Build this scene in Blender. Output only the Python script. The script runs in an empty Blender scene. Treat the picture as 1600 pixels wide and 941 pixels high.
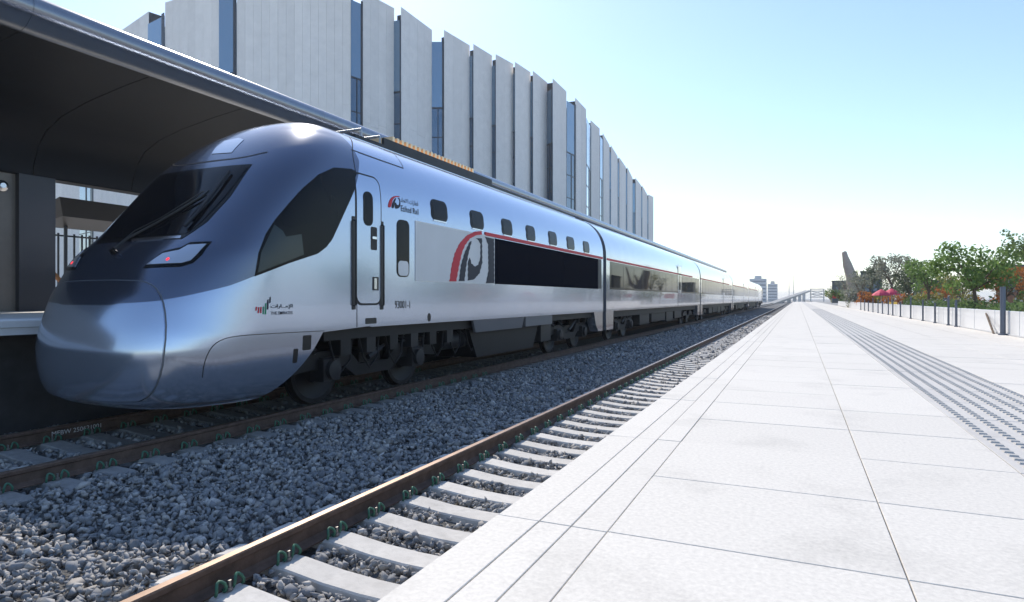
import bpy, bmesh, math, random
import numpy as np
from mathutils import Vector, Matrix
from mathutils.bvhtree import BVHTree
from mathutils.geometry import delaunay_2d_cdt
R = math.radians
rng = np.random.default_rng(7); random.seed(7)
sc = bpy.context.scene
C = sc.collection

# ------------------------------------------------------------------ camera, sky, sun, exposure
F, VPX, HY, CH = 975.0, 1246.0, 467.0, 1.75          # focal length and vanishing point of a 1600 px wide frame, eye height over rail top
YAW = math.atan((VPX - 800) / F); CS, SN = math.cos(YAW), math.sin(YAW)
cam = bpy.data.cameras.new('camera'); camo = bpy.data.objects.new('camera', cam); C.objects.link(camo)
cam.sensor_width = 36; cam.lens = F / 1600 * 36; cam.shift_y = -3.5 / 1600
cam.clip_start = 0.05; cam.clip_end = 6000
camo.location = (0, 0, CH); camo.rotation_euler = (math.pi / 2, 0, YAW); sc.camera = camo
SUN_EL, SUN_AZ = R(41.4), math.atan2(0.74, 0.86)      # sun ahead of the camera, to the left of the track
w = bpy.data.worlds.new('World'); sc.world = w; w.use_nodes = True
sky = w.node_tree.nodes.new('ShaderNodeTexSky'); sky.sky_type = 'NISHITA'; sky.sun_disc = False
sky.sun_elevation = SUN_EL; sky.sun_rotation = -SUN_AZ
sky.altitude = 0; sky.air_density = 1.0; sky.dust_density = 0.3; sky.ozone_density = 2.0
bg = w.node_tree.nodes['Background']; bg.inputs[1].default_value = 0.15
w.node_tree.links.new(sky.outputs[0], bg.inputs[0])
sl = bpy.data.lights.new('sun', 'SUN'); sl.energy = 3.2; sl.angle = R(0.53); sl.color = (1.0, 0.91, 0.79)
so = bpy.data.objects.new('sun', sl); C.objects.link(so); so.location = (-40, 60, 60)
so.rotation_euler = (math.pi / 2 - SUN_EL, 0, math.pi + SUN_AZ)
sd = Vector((-math.sin(SUN_AZ) * math.cos(SUN_EL), math.cos(SUN_AZ) * math.cos(SUN_EL), math.sin(SUN_EL)))
so.rotation_euler = sd.to_track_quat('Z', 'Y').to_euler()
vs = sc.view_settings; vs.view_transform = 'Standard'; vs.look = 'None'; vs.gamma = 1; vs.exposure = 0.55; vs.use_curve_mapping = False
sc.cycles.use_denoising = True; sc.cycles.max_bounces = 8; sc.cycles.volume_bounces = 0
sc.cycles.sample_clamp_indirect = 8

# ------------------------------------------------------------------ measuring helpers (reference pixel -> place on a known plane)
def ray(px, py):
    u, v = (px - 800) / F, (HY - py) / F
    return Vector((CS * u - SN, SN * u + CS, v))
O = Vector((0, 0, CH))
def on_x(px, py, X):
    r = ray(px, py); t = X / r.x; return O + r * t
def on_z(px, py, z):
    r = ray(px, py); t = (z - CH) / r.z; return O + r * t
def plan(px, d):                                        # ground position of a pixel column at camera depth d
    u = (px - 800) / F; return d * (u * CS - SN), d * (u * SN + CS)

# ------------------------------------------------------------------ materials
def mat(name, col, rough=.5, metal=0., spec=.5, coat=0., noise=None, bump=None, rnd=0., emit=None, stain=None):
    """noise=(scale, amount[, detail]) value variation; bump=(scale, strength, distance); rnd = per-object variation"""
    m = bpy.data.materials.new(name); m.use_nodes = True; nt = m.node_tree; b = nt.nodes['Principled BSDF']
    b.inputs['Base Color'].default_value = (*col, 1); b.inputs['Roughness'].default_value = rough
    b.inputs['Metallic'].default_value = metal; b.inputs['Specular IOR Level'].default_value = spec
    b.inputs['Coat Weight'].default_value = coat; b.inputs['Coat Roughness'].default_value = .03
    tc = nt.nodes.new('ShaderNodeTexCoord'); co = tc.outputs['Object']
    if rnd: co = nt.nodes.new('ShaderNodeNewGeometry').outputs['Position']     # alike pieces share a mesh: world position keeps their grain different
    if noise or rnd:
        hsv = nt.nodes.new('ShaderNodeHueSaturation'); hsv.inputs['Color'].default_value = (*col, 1)
        val = nt.nodes.new('ShaderNodeValue'); val.outputs[0].default_value = 1.0; cur = val.outputs[0]
        if noise:
            n = nt.nodes.new('ShaderNodeTexNoise'); n.inputs['Scale'].default_value = noise[0]
            n.inputs['Detail'].default_value = noise[2] if len(noise) > 2 else 6; n.inputs['Roughness'].default_value = .65
            nt.links.new(co, n.inputs['Vector'])
            mr = nt.nodes.new('ShaderNodeMapRange'); mr.inputs[1].default_value = .25; mr.inputs[2].default_value = .75
            mr.inputs[3].default_value = 1 - noise[1]; mr.inputs[4].default_value = 1 + noise[1]
            nt.links.new(n.outputs[0], mr.inputs[0]); cur = mr.outputs[0]
        if rnd:
            oi = nt.nodes.new('ShaderNodeObjectInfo'); mr2 = nt.nodes.new('ShaderNodeMapRange')
            mr2.inputs[3].default_value = 1 - rnd; mr2.inputs[4].default_value = 1 + rnd
            nt.links.new(oi.outputs['Random'], mr2.inputs[0])
            mu = nt.nodes.new('ShaderNodeMath'); mu.operation = 'MULTIPLY'
            nt.links.new(cur, mu.inputs[0]); nt.links.new(mr2.outputs[0], mu.inputs[1]); cur = mu.outputs[0]
        if stain:                                       # (scale, depth): sparse darker marks
            n = nt.nodes.new('ShaderNodeTexNoise'); n.inputs['Scale'].default_value = stain[0]; n.inputs['Detail'].default_value = 9; n.inputs['Roughness'].default_value = .7
            nt.links.new(co, n.inputs['Vector']); mr3 = nt.nodes.new('ShaderNodeMapRange'); mr3.inputs[1].default_value = .52; mr3.inputs[2].default_value = .74
            mr3.inputs[3].default_value = 1; mr3.inputs[4].default_value = 1 - stain[1]; nt.links.new(n.outputs[0], mr3.inputs[0])
            mu3 = nt.nodes.new('ShaderNodeMath'); mu3.operation = 'MULTIPLY'; nt.links.new(cur, mu3.inputs[0]); nt.links.new(mr3.outputs[0], mu3.inputs[1]); cur = mu3.outputs[0]
        nt.links.new(cur, hsv.inputs['Value']); nt.links.new(hsv.outputs[0], b.inputs['Base Color'])
    if bump:
        n = nt.nodes.new('ShaderNodeTexNoise'); n.inputs['Scale'].default_value = bump[0]; n.inputs['Detail'].default_value = 5
        nt.links.new(co, n.inputs['Vector'])
        bp = nt.nodes.new('ShaderNodeBump'); bp.inputs['Strength'].default_value = bump[1]; bp.inputs['Distance'].default_value = bump[2]
        nt.links.new(n.outputs[0], bp.inputs['Height']); nt.links.new(bp.outputs[0], b.inputs['Normal'])
    if emit:
        b.inputs['Emission Color'].default_value = (*emit[:3], 1); b.inputs['Emission Strength'].default_value = emit[3]
    return m
M = {}
M['silver'] = mat('silver paint', (.57, .60, .67), .24, .75, coat=.5, noise=(.7, .04), bump=(.9, .12, .02))
M['coach'] = mat('coach silver paint', (.45, .48, .55), .13, .78, coat=.6, noise=(.5, .04), bump=(1.1, .5, .02))
M['grey_paint'] = mat('dark grey paint', (.10, .11, .135), .25, .5, coat=1., noise=(.8, .05))
M['glass'] = mat('dark train glass', (.005, .006, .009), .04, 0, spec=.13)
M['coachglass'] = mat('coach window glass', (.008, .009, .012), .03, 0, spec=.09)
M['darkpanel'] = mat('dark navy slatted panel', (.007, .009, .016), .55, 0, spec=0.)
M['glass_tint'] = mat('tinted side glass', (.02, .03, .034), .03, 0, spec=.4)
M['black'] = mat('black rubber and trim', (.012, .012, .014), .45)
M['blackgloss'] = mat('black gloss trim', (.006, .007, .009), .15, spec=.14)
M['red'] = mat('red livery', (.55, .03, .05), .5, spec=.25)
M['navy'] = mat('navy livery', (.014, .018, .034), .5, spec=.25)
M['green'] = mat('green livery', (.0, .22, .11), .4)
M['white'] = mat('white livery', (.72, .73, .74), .4, .1)
M['louvre'] = mat('white louvre panel', (.60, .61, .63), .42, .25, noise=(2, .05))
M['lamp'] = mat('headlamp lens', (.48, .52, .60), .10, .55, spec=.7, coat=.8)
M['redlamp'] = mat('red marker lamp', (.6, .02, .03), .2, emit=(1, .05, .08, .9))
M['chrome'] = mat('bright metal', (.7, .7, .72), .2, 1)
M['under'] = mat('underframe grime', (.007, .0075, .009), .55, .2, noise=(3, .35))
M['underlt'] = mat('underframe grey', (.017, .018, .021), .5, .2, noise=(3, .3))
M['skirt'] = mat('grey skirt paint', (.13, .14, .16), .45, .3)
M['tread'] = mat('wheel steel', (.017, .016, .016), .55, .4, noise=(5, .2))
M['grille'] = mat('copper coloured grid fins', (.92, .62, .36), .28, .9)
M['rust'] = mat('rusty rail web', (.125, .082, .062), .75, .1, noise=(9, .45), bump=(60, .4, .003))
M['railtop'] = mat('rail running surface', (.42, .31, .24), .32, .85, noise=(6, .2))
M['clip'] = mat('green clip', (.05, .16, .10), .5, .1, noise=(20, .25))
M['bolt'] = mat('bolt steel', (.25, .24, .23), .45, .7)
M['concrete'] = mat('sleeper concrete', (.60, .58, .545), .85, noise=(14, .16), bump=(60, .3, .004), rnd=.07, stain=(7, .35))
M['slab'] = mat('pale granite slab', (.68, .645, .585), .75, noise=(60, .15, 8), bump=(180, .25, .002), rnd=.03, stain=(2.1, .16))
M['joint'] = mat('joint grout', (.30, .27, .24), .9, noise=(20, .3))
M['tactile'] = mat('grey tactile tile', (.56, .54, .51), .8, noise=(40, .10), bump=(150, .2, .002), rnd=.035, stain=(3, .15))
M['tactile_bar'] = mat('tactile bar', (.46, .445, .42), .7, noise=(40, .1))
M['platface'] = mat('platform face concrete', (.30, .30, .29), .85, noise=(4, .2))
M['darkface'] = mat('shade darkened platform face', (.05, .052, .056), .85, noise=(3, .3))  # near-black colour paints in the shadow under the left platform's overhang
M['coping'] = mat('white coping', (.66, .67, .68), .45, noise=(6, .06))
M['earth'] = mat('sandy ground', (.30, .285, .265), .95, noise=(.3, .2))
M['forecourt'] = mat('grey forecourt', (.30, .30, .30), .9, noise=(.4, .2))
M['bed'] = mat('ballast bed', (.12, .12, .12), .95, noise=(26, .5), bump=(30, 1., .05))
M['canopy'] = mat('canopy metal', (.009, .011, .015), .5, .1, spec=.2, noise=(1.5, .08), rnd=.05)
M['roll'] = mat('canopy edge metal', (.29, .305, .335), .27, .9, noise=(3, .06))
M['column'] = mat('dark column cladding', (.05, .052, .06), .4, .4)
M['bronze'] = mat('warm grey wall panel', (.20, .175, .15), .45, .2, noise=(2, .15))
M['stone'] = mat('travertine panel', (.80, .765, .735), .8, noise=(1.1, .07, 8), bump=(9, .2, .01), rnd=.045)
M['stonecore'] = mat('stone core', (.40, .38, .36), .85, noise=(1, .1))
M['bglass'] = mat('blue facade glass', (.06, .12, .20), .05, .35, spec=.9, coat=.6)
M['spandrel'] = mat('blue spandrel glass', (.17, .27, .38), .12, .4, spec=.8, coat=.4)
M['mullion'] = mat('dark mullion', (.035, .04, .05), .4, .4)
M['far'] = mat('far tower render', (.55, .57, .60), .8, noise=(.05, .06))
M['farwin'] = mat('far tower window', (.16, .20, .26), .2)
M['steel'] = mat('galvanised steel', (.42, .43, .44), .45, .7)
M['wood'] = mat('orange timber', (.42, .18, .06), .7, noise=(8, .25))
M['whitepanel'] = mat('white barrier panel', (.74, .75, .76), .35, coat=.3)
M['post'] = mat('blue grey post', (.13, .15, .19), .45, .3)
M['bark'] = mat('bark', (.13, .095, .07), .9, noise=(12, .35), bump=(20, .6, .02))
M['bark_pale'] = mat('pale palm bark', (.42, .35, .30), .9, noise=(10, .35), bump=(14, .7, .04))
M['redcloth'] = mat('red canvas', (.58, .035, .03), .75)
M['pinkcloth'] = mat('pink red canvas', (.62, .05, .11), .7)
M['yellow'] = mat('yellow canvas', (.65, .42, .04), .7)
M['darkwall'] = mat('dark slate wall', (.07, .085, .095), .7, noise=(1, .2))
M['brownwall'] = mat('brown brick wall', (.30, .145, .085), .85, noise=(3, .3))

def leafmat(name, col, var=.35):
    m = mat(name, col, .6, noise=(1.3, var)); b = m.node_tree.nodes['Principled BSDF']
    b.inputs['Subsurface Weight'].default_value = 0
    t = m.node_tree.nodes.new('ShaderNodeBsdfTranslucent'); t.inputs[0].default_value = (*[min(1, c * 1.6) for c in col], 1)
    mx = m.node_tree.nodes.new('ShaderNodeMixShader'); mx.inputs[0].default_value = .5
    out = m.node_tree.nodes['Material Output']
    m.node_tree.links.new(b.outputs[0], mx.inputs[1]); m.node_tree.links.new(t.outputs[0], mx.inputs[2]); m.node_tree.links.new(mx.outputs[0], out.inputs[0])
    return m
M['leaf'] = leafmat('green leaves', (.09, .14, .05)); M['leaf_bright'] = leafmat('bright green leaves', (.12, .19, .055))
M['leaf_grey'] = leafmat('grey green leaves', (.17, .18, .14)); M['leaf_dark'] = leafmat('dark green leaves', (.075, .095, .06))
M['leaf_rust'] = leafmat('rust coloured leaves', (.30, .12, .035)); M['leaf_olive'] = leafmat('olive flowering leaves', (.20, .19, .06))
M['petal'] = mat('white blossom', (.75, .72, .68), .7)

# ------------------------------------------------------------------ object helpers
def link(o, parent=None):
    C.objects.link(o)
    if parent is not None:
        o.parent = parent
    return o
def mesh(name, verts, faces, m, parent=None, smooth=False, mats=None, fm=None, angle=None):
    me = bpy.data.meshes.new(name); me.from_pydata([tuple(v) for v in verts], [], [tuple(f) for f in faces]); me.update()
    for mm in (mats or [m]): me.materials.append(mm)
    if fm is not None: me.polygons.foreach_set('material_index', fm)
    if smooth:
        me.polygons.foreach_set('use_smooth', [True] * len(me.polygons))
        if angle: me.set_sharp_from_angle(angle=R(angle))
    return link(bpy.data.objects.new(name, me), parent)
def tag(o, label=None, cat=None, group=None, kind=None):
    if label: o['label'] = label
    if cat: o['category'] = cat
    if group: o['group'] = group
    if kind: o['kind'] = kind
    return o
def empty(name, loc, label=None, cat=None, group=None, kind=None):
    e = bpy.data.objects.new(name, None); e.empty_display_size = .3; e.location = loc; C.objects.link(e)
    return tag(e, label, cat, group, kind)
def wpart(o, root):                                     # part whose mesh is in world coordinates
    o.parent = root; o.matrix_parent_inverse = Matrix.Translation(-Vector(root.location)); return o
def dup(o, parent=None):
    c = o.copy(); C.objects.link(c); c.parent = parent
    for ch in o.children: dup(ch, c)
    return c
class MB:
    def __init__(s): s.v = []; s.f = []; s.m = []; s.mi = 0
    def add(s, vs, fs):
        k = len(s.v); s.v += [tuple(v) for v in vs]; s.f += [tuple(i + k for i in f) for f in fs]; s.m += [s.mi] * len(fs); return s
    def box(s, x0, x1, y0, y1, z0, z1):
        return s.add([(x0,y0,z0),(x1,y0,z0),(x1,y1,z0),(x0,y1,z0),(x0,y0,z1),(x1,y0,z1),(x1,y1,z1),(x0,y1,z1)],
                     [(0,3,2,1),(4,5,6,7),(0,1,5,4),(1,2,6,5),(2,3,7,6),(3,0,4,7)])
    def bbox(s, x0, x1, y0, y1, z0, z1, b=.01):          # box with chamfered top edges
        return s.add([(x0,y0,z0),(x1,y0,z0),(x1,y1,z0),(x0,y1,z0),(x0,y0,z1-b),(x1,y0,z1-b),(x1,y1,z1-b),(x0,y1,z1-b),
                      (x0+b,y0+b,z1),(x1-b,y0+b,z1),(x1-b,y1-b,z1),(x0+b,y1-b,z1)],
                     [(0,3,2,1),(8,9,10,11),(0,1,5,4),(1,2,6,5),(2,3,7,6),(3,0,4,7),(4,5,9,8),(5,6,10,9),(6,7,11,10),(7,4,8,11)])
    def prism(s, poly, axis, a, b):                      # polygon in the plane across `axis`, extruded a..b
        n = len(poly)
        def P(p, t): return {'x': (t, p[0], p[1]), 'y': (p[0], t, p[1]), 'z': (p[0], p[1], t)}[axis]
        return s.add([P(p, a) for p in poly] + [P(p, b) for p in poly],
                     [tuple(range(n)), tuple(range(2*n-1, n-1, -1))] + [(i, n+i, n+(i+1) % n, (i+1) % n) for i in range(n)])
    def tube(s, pts, r, n=8, cap=True):
        pts = [Vector(p) for p in pts]; rs = r if isinstance(r, (list, tuple)) else [r] * len(pts); rings = []
        for i, p in enumerate(pts):
            t = (pts[min(i+1, len(pts)-1)] - pts[max(i-1, 0)]).normalized()
            a = t.orthogonal().normalized() if i == 0 else (rings[-1][1] - t * rings[-1][1].dot(t)).normalized()
            rings.append((p, a, t.cross(a), rs[i]))
        vs = [p + (a * math.cos(2*math.pi*k/n) + b * math.sin(2*math.pi*k/n)) * rr for p, a, b, rr in rings for k in range(n)]
        fs = [(i*n+k, i*n+(k+1) % n, (i+1)*n+(k+1) % n, (i+1)*n+k) for i in range(len(pts)-1) for k in range(n)]
        if cap: fs += [tuple(range(n-1, -1, -1)), tuple(range((len(pts)-1)*n, len(pts)*n))]
        return s.add(vs, fs)
    def lathe(s, prof, c, axis='x', n=20):               # prof: (along, radius)
        vs = []
        for a, r in prof:
            for k in range(n):
                t = 2*math.pi*k/n; q = (r*math.cos(t), r*math.sin(t))
                vs.append({'x': (c[0]+a, c[1]+q[0], c[2]+q[1]), 'z': (c[0]+q[0], c[1]+q[1], c[2]+a), 'y': (c[0]+q[0], c[1]+a, c[2]+q[1])}[axis])
        m = len(prof)
        return s.add(vs, [(i*n+k, i*n+(k+1) % n, (i+1)*n+(k+1) % n, (i+1)*n+k) for i in range(m-1) for k in range(n)] + [tuple(range(n)), tuple(range((m-1)*n, m*n))])
    def build(s, name, m, parent=None, smooth=False, angle=None, world=None):
        mats = m if isinstance(m, list) else [m]
        o = mesh(name, s.v, s.f, None, None, smooth, mats, s.m, angle)
        bm = bmesh.new(); bm.from_mesh(o.data); bmesh.ops.recalc_face_normals(bm, faces=bm.faces); bm.to_mesh(o.data); bm.free()
        if parent is not None:
            if world: wpart(o, parent)
            else: o.parent = parent
        return o

# ------------------------------------------------------------------ key lines of the place (metres, rail top = 0)
XN, XR, XL = -3.535, -7.29, -9.27                       # near rail, right and left rail of the train's track
GA = XR - XL; XC = (XR + XL) / 2                        # track centre under the train
XNC = XN + GA / 2                                       # centre of the near track
XE, ZP = -0.95, 1.0                                     # platform edge and height
HW = 1.64                                               # half width of the train

# ------------------------------------------------------------------ ground, ballast, platforms
tag(mesh('ground', [(-3000,-400,-.62),(3000,-400,-.62),(3000,5000,-.62),(-3000,5000,-.62)], [(0,1,2,3)], M['earth']), kind='structure')
def hb(X):                                              # height of the ballast surface across the tracks
    return np.interp(X, [-13,-10.6,XL-.5,XL,XR,XR+.5,(XR+XN)/2,XN-.5,XN,XNC,XN+GA,-1.0], [-.6,-.30,-.225,-.25,-.25,-.20,-.27,-.20,-.22,-.27,-.23,-.24])
bx = np.linspace(-11.5, -1.0, 64); by = np.concatenate([np.linspace(-3, 40, 60), np.linspace(44, 420, 24)])
bv = [(x, y, hb(x) - .035) for y in by for x in bx]; n = len(bx)
bed = mesh('ballast_bed', bv, [(j*n+i, j*n+i+1, (j+1)*n+i+1, (j+1)*n+i) for j in range(len(by)-1) for i in range(n-1)], M['bed'], smooth=True)
tag(bed, kind='structure')

SLP = .526; SY0 = 2.98 - 4 * SLP                        # sleeper pitch and first sleeper
def make_stones():
    shapes = []
    for k in range(14):                                 # angular crushed stones: hulls of random points
        p = rng.normal(size=(10, 3)); p /= np.linalg.norm(p, axis=1)[:, None]; p *= rng.uniform(.75, 1.15, (10, 1)) * np.array([1.0, .78, .62])
        bm = bmesh.new()
        for q in p: bm.verts.new(q)
        bmesh.ops.convex_hull(bm, input=bm.verts)
        bmesh.ops.triangulate(bm, faces=bm.faces)
        loose = [v for v in bm.verts if not v.link_faces]
        bmesh.ops.delete(bm, geom=loose, context='VERTS')
        bm.verts.index_update()
        shapes.append((np.array([v.co[:] for v in bm.verts]), np.array([[v.index for v in f.verts] for f in bm.faces]))); bm.free()
    P, S = [], []
    for (x0, x1, y0, y1, dens, s) in [(-7.15,-1.05,1.2,6.0,560,.034), (-7.15,-1.05,6.0,11,420,.037), (-7.1,-1.05,11,20,250,.044), (-7.1,-1.05,20,38,100,.062), (-7.1,-1.05,38,75,34,.10),
                                      (-10.9,-7.15,3,9,300,.037), (-10.9,-7.15,9,24,60,.06)]:
        k = int((x1-x0)*(y1-y0)*dens); x = rng.uniform(x0, x1, k); y = rng.uniform(y0, y1, k)
        P.append(np.stack([x, y, hb(x)], 1)); S.append(s * rng.lognormal(0, .33, k))
    P = np.concatenate(P); S = np.concatenate(S)
    ph = np.abs((P[:, 1] - SY0 + SLP/2) % SLP - SLP/2)
    on_near = (P[:, 0] > XNC - 1.5) & (P[:, 0] < XNC + 1.5) & (ph < .15)
    on_far = (P[:, 0] > XC - 1.52) & (P[:, 0] < XC + 1.52) & (ph < .15)
    on_rail = np.min(np.abs(P[:, :1] - np.array([[XN, XR, XL, XN + GA]])), 1) < .10
    keep = ~(on_near | on_far | on_rail); P = P[keep]; S = S[keep]
    P[:, 2] += rng.uniform(-.035, .03, len(P)) + .012 * np.sin(P[:, 0]*5 + P[:, 1]*1.7) * np.sin(P[:, 1]*2.3 + 1)
    A, Fc, T, off = [], [], [], 0
    q = rng.normal(size=(len(P), 4)); q /= np.linalg.norm(q, axis=1)[:, None]
    w_, x_, y_, z_ = q.T
    Rm = np.stack([1-2*(y_*y_+z_*z_), 2*(x_*y_-z_*w_), 2*(x_*z_+y_*w_), 2*(x_*y_+z_*w_), 1-2*(x_*x_+z_*z_), 2*(y_*z_-x_*w_), 2*(x_*z_-y_*w_), 2*(y_*z_+x_*w_), 1-2*(x_*x_+y_*y_)], 1).reshape(-1, 3, 3)
    kind = rng.integers(0, len(shapes), len(P)); tint = rng.uniform(0, 1, len(P))
    for k, (v, f) in enumerate(shapes):
        idx = np.where(kind == k)[0]
        vv = np.einsum('nij,vj->nvi', Rm[idx], v) * S[idx][:, None, None] + P[idx][:, None, :]
        ff = f[None] + (np.arange(len(idx)) * len(v))[:, None, None] + off
        A.append(vv.reshape(-1, 3)); Fc.append(ff.reshape(-1, 3)); T.append(np.repeat(tint[idx], len(v))); off += len(idx) * len(v)
    A = np.concatenate(A); Fc = np.concatenate(Fc); T = np.concatenate(T)
    me = bpy.data.meshes.new('ballast_stones'); me.vertices.add(len(A)); me.vertices.foreach_set('co', A.astype(np.float32).ravel())
    me.loops.add(Fc.size); me.loops.foreach_set('vertex_index', Fc.astype(np.int32).ravel())
    me.polygons.add(len(Fc)); me.polygons.foreach_set('loop_start', np.arange(0, Fc.size, 3, dtype=np.int32))
    at = me.attributes.new('tint', 'FLOAT', 'POINT'); at.data.foreach_set('value', T.astype(np.float32))
    me.update(calc_edges=True); me.validate()
    m = mat('crushed stone', (.24, .24, .245), .85, noise=(30, .2)); nt = m.node_tree
    a = nt.nodes.new('ShaderNodeAttribute'); a.attribute_name = 'tint'; cr = nt.nodes.new('ShaderNodeValToRGB')
    cr.color_ramp.elements[0].color = (.17, .178, .19, 1); cr.color_ramp.elements[1].color = (.52, .51, .495, 1)
    e = cr.color_ramp.elements.new(.5); e.color = (.30, .305, .315, 1); e = cr.color_ramp.elements.new(.8); e.color = (.37, .345, .315, 1)
    nt.links.new(a.outputs['Fac'], cr.inputs[0]); hs = [x for x in nt.nodes if x.type == 'HUE_SAT'][0]; nt.links.new(cr.outputs[0], hs.inputs['Color'])
    me.materials.append(m)
    return tag(link(bpy.data.objects.new('ballast_stones', me)), 'grey crushed stone ballast around the two railway tracks', 'ballast', kind='stuff')
make_stones()

# tracks: rails, dished concrete sleepers, green spring clips
def rail_mesh(x, y0, y1):
    prof = [(-.08,-.19),(.08,-.19),(.08,-.178),(.03,-.16),(.012,-.145),(.012,-.06),(.037,-.045),(.039,-.012),(.030,-.002)]
    prof = prof + [(-a, b) for a, b in reversed(prof[2:])]
    nP = len(prof); ys = [y0 + (y1-y0)*(k/10)**2 for k in range(11)]
    vs = [(x+a, y, b) for y in ys for a, b in prof]
    fs, fm = [], []
    for j in range(10):
        for i in range(nP):
            fs.append((j*nP+i, j*nP+(i+1) % nP, (j+1)*nP+(i+1) % nP, (j+1)*nP+i)); fm.append(1 if prof[i][1] > -.005 and prof[(i+1) % nP][1] > -.005 else 0)
    fs.append(tuple(range(nP))); fm.append(0)
    return vs, fs, fm
def sleeper_mesh():
    xs = [-1.5,-1.42,-1.12,-.80,-.45,-.15,.15,.45,.80,1.12,1.42,1.5]; zt = [-.205,-.19,-.185,-.187,-.222,-.235,-.235,-.222,-.187,-.185,-.19,-.205]
    mb = MB(); vs = []
    for x, z in zip(xs, zt): vs += [(x,-.15,-.40),(x,-.125,z-.012),(x,-.113,z),(x,.113,z),(x,.125,z-.012),(x,.15,-.40)]
    fs = [(j*6+i, j*6+i+1, (j+1)*6+i+1, (j+1)*6+i) for j in range(len(xs)-1) for i in range(5)] + [tuple(range(6)), tuple(range((len(xs)-1)*6, len(xs)*6))]
    mb.add(vs, fs); o = mb.build('sleeper', M['concrete']); me = o.data; bpy.data.objects.remove(o); return me
def clip_mesh():
    mb = MB()
    pts = []
    for k in range(11): t = math.pi*(1.15 - k/10*1.3); pts.append((.045 + .012*math.sin(k), -.062 + .034*math.cos(t), .012 + .055*math.sin(t)))
    l = [(p[0], p[1], max(p[2], 0)) for p in pts]
    mb.tube(l, .0095, 7)
    mb.tube([(p[0], -p[1], p[2]) for p in l], .0095, 7)
    mb.tube([(.05,-.03,.006),(.02,-.02,.0),(.02,.02,.0),(.05,.03,.006)], .0095, 7)
    mb.mi = 1; mb.lathe([(0,.02),(.02,.02),(.021,.011),(.06,.011)], (.048,0,-.005), 'z', 8)
    o = mb.build('clip', [M['clip'], M['bolt']], smooth=True, angle=50); me = o.data; bpy.data.objects.remove(o); return me
SM, CM = sleeper_mesh(), clip_mesh()
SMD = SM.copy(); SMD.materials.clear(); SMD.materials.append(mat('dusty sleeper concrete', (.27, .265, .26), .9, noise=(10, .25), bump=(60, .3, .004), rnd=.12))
def track(xc, y0, label, rails, n_sl, n_clip, sides, yend):
    t = empty('railway_track', (xc, 0, 0), label, 'railway track', 'railway tracks')
    for x in rails:
        vs, fs, fm = rail_mesh(x, -6, yend); wpart(mesh('rail', vs, fs, None, mats=[M['rust'], M['railtop']], fm=fm), t)
    for k in range(n_sl):
        s = bpy.data.objects.new('sleeper', SM if xc > -5 else SMD); C.objects.link(s); s.parent = t; s.location = (0, y0 + k*SLP, 0); s.rotation_euler.z = random.uniform(-.006, .006)
        if k < n_clip:
            for x, d in sides:
                c = bpy.data.objects.new('clip', CM); C.objects.link(c); c.parent = s; c.location = (x - xc + d*.062, 0, -.175); c.rotation_euler.z = 0 if d > 0 else math.pi; c.scale = (1.1, 1.15, 1.15)
    return t
tn = track(XNC, SY0, 'nearest railway track, sunlit sleepers beside the white platform edge', [XN, XN+GA], 150, 46, [(XN, 1), (XN, -1)], 400)
tf = track(XC, SY0, 'shaded railway track that the silver train stands on', [XR, XL], 60, 26, [(XR, 1), (XL, 1)], 400)

# right platform: real slabs near the camera, one joined sheet of slabs beyond
pl = empty('platform', (XE, 0, 0), kind='structure')
mb = MB(); mb.box(XE+.10, 3.9, -8, 175, -.6, ZP-.055); mb.build('platform_base', M['platface'], pl, world=True)
mb = MB(); mb.box(XE+.12, 3.88, -8, 175, ZP-.0545, ZP-.007); mb.build('joint_bed', M['joint'], pl, world=True)
cols = [(XE,-.793,0),(-.793,-.68,0),(-.68,-.557,0),(-.557,.269,1),(.269,.872,1),(.872,1.60,2),(1.60,2.37,1),(2.37,3.13,1),(3.13,3.895,1)]
ROW, RY0 = .697, 1.954 - 4*.697
slabmesh = {}
def slab_me(i, tact, L):
    key = (i, tact, L)
    if key in slabmesh: return slabmesh[key]
    x0, x1, k = cols[i]; wd = x1 - x0; g = .0022 if k else .0018; b = MB()
    b.bbox(g, wd-g, g, L-g, -.045, 0, .0018)
    o_m = [M['slab']]
    if k == 2:
        o_m = [M['tactile'], M['tactile_bar']]; b.mi = 1; nb = 7
        for r in range(nb):
            for c in range(9):
                cx_, cy_ = wd*(r+.6)/nb, L*(c+.5)/9; a, l = .017, .022
                b.add([(cx_-a-.004,cy_-l,0),(cx_+a+.004,cy_-l,0),(cx_+a+.004,cy_+l,0),(cx_-a-.004,cy_+l,0),(cx_-a,cy_-l+.006,.008),(cx_+a,cy_-l+.006,.008),(cx_+a,cy_+l-.006,.008),(cx_-a,cy_+l-.006,.008)],
                      [(4,5,6,7),(0,1,5,4),(1,2,6,5),(2,3,7,6),(3,0,4,7)])
    o = b.build('slab', o_m); slabmesh[key] = o.data; bpy.data.objects.remove(o); return slabmesh[key]
NROW = 22
for r in range(NROW):
    for i, (x0, x1, k) in enumerate(cols):
        if k == 0 and r % 2: continue
        L = ROW*2 if k == 0 else ROW
        o = bpy.data.objects.new('tactile_tile' if k == 2 else 'paving_slab', slab_me(i, k == 2, L)); C.objects.link(o); o.parent = pl
        dz = random.uniform(-.0012, .0012)
        o.location = (x0 - XE, RY0 + r*ROW, ZP + dz)
b = MB(); bt = MB()
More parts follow.
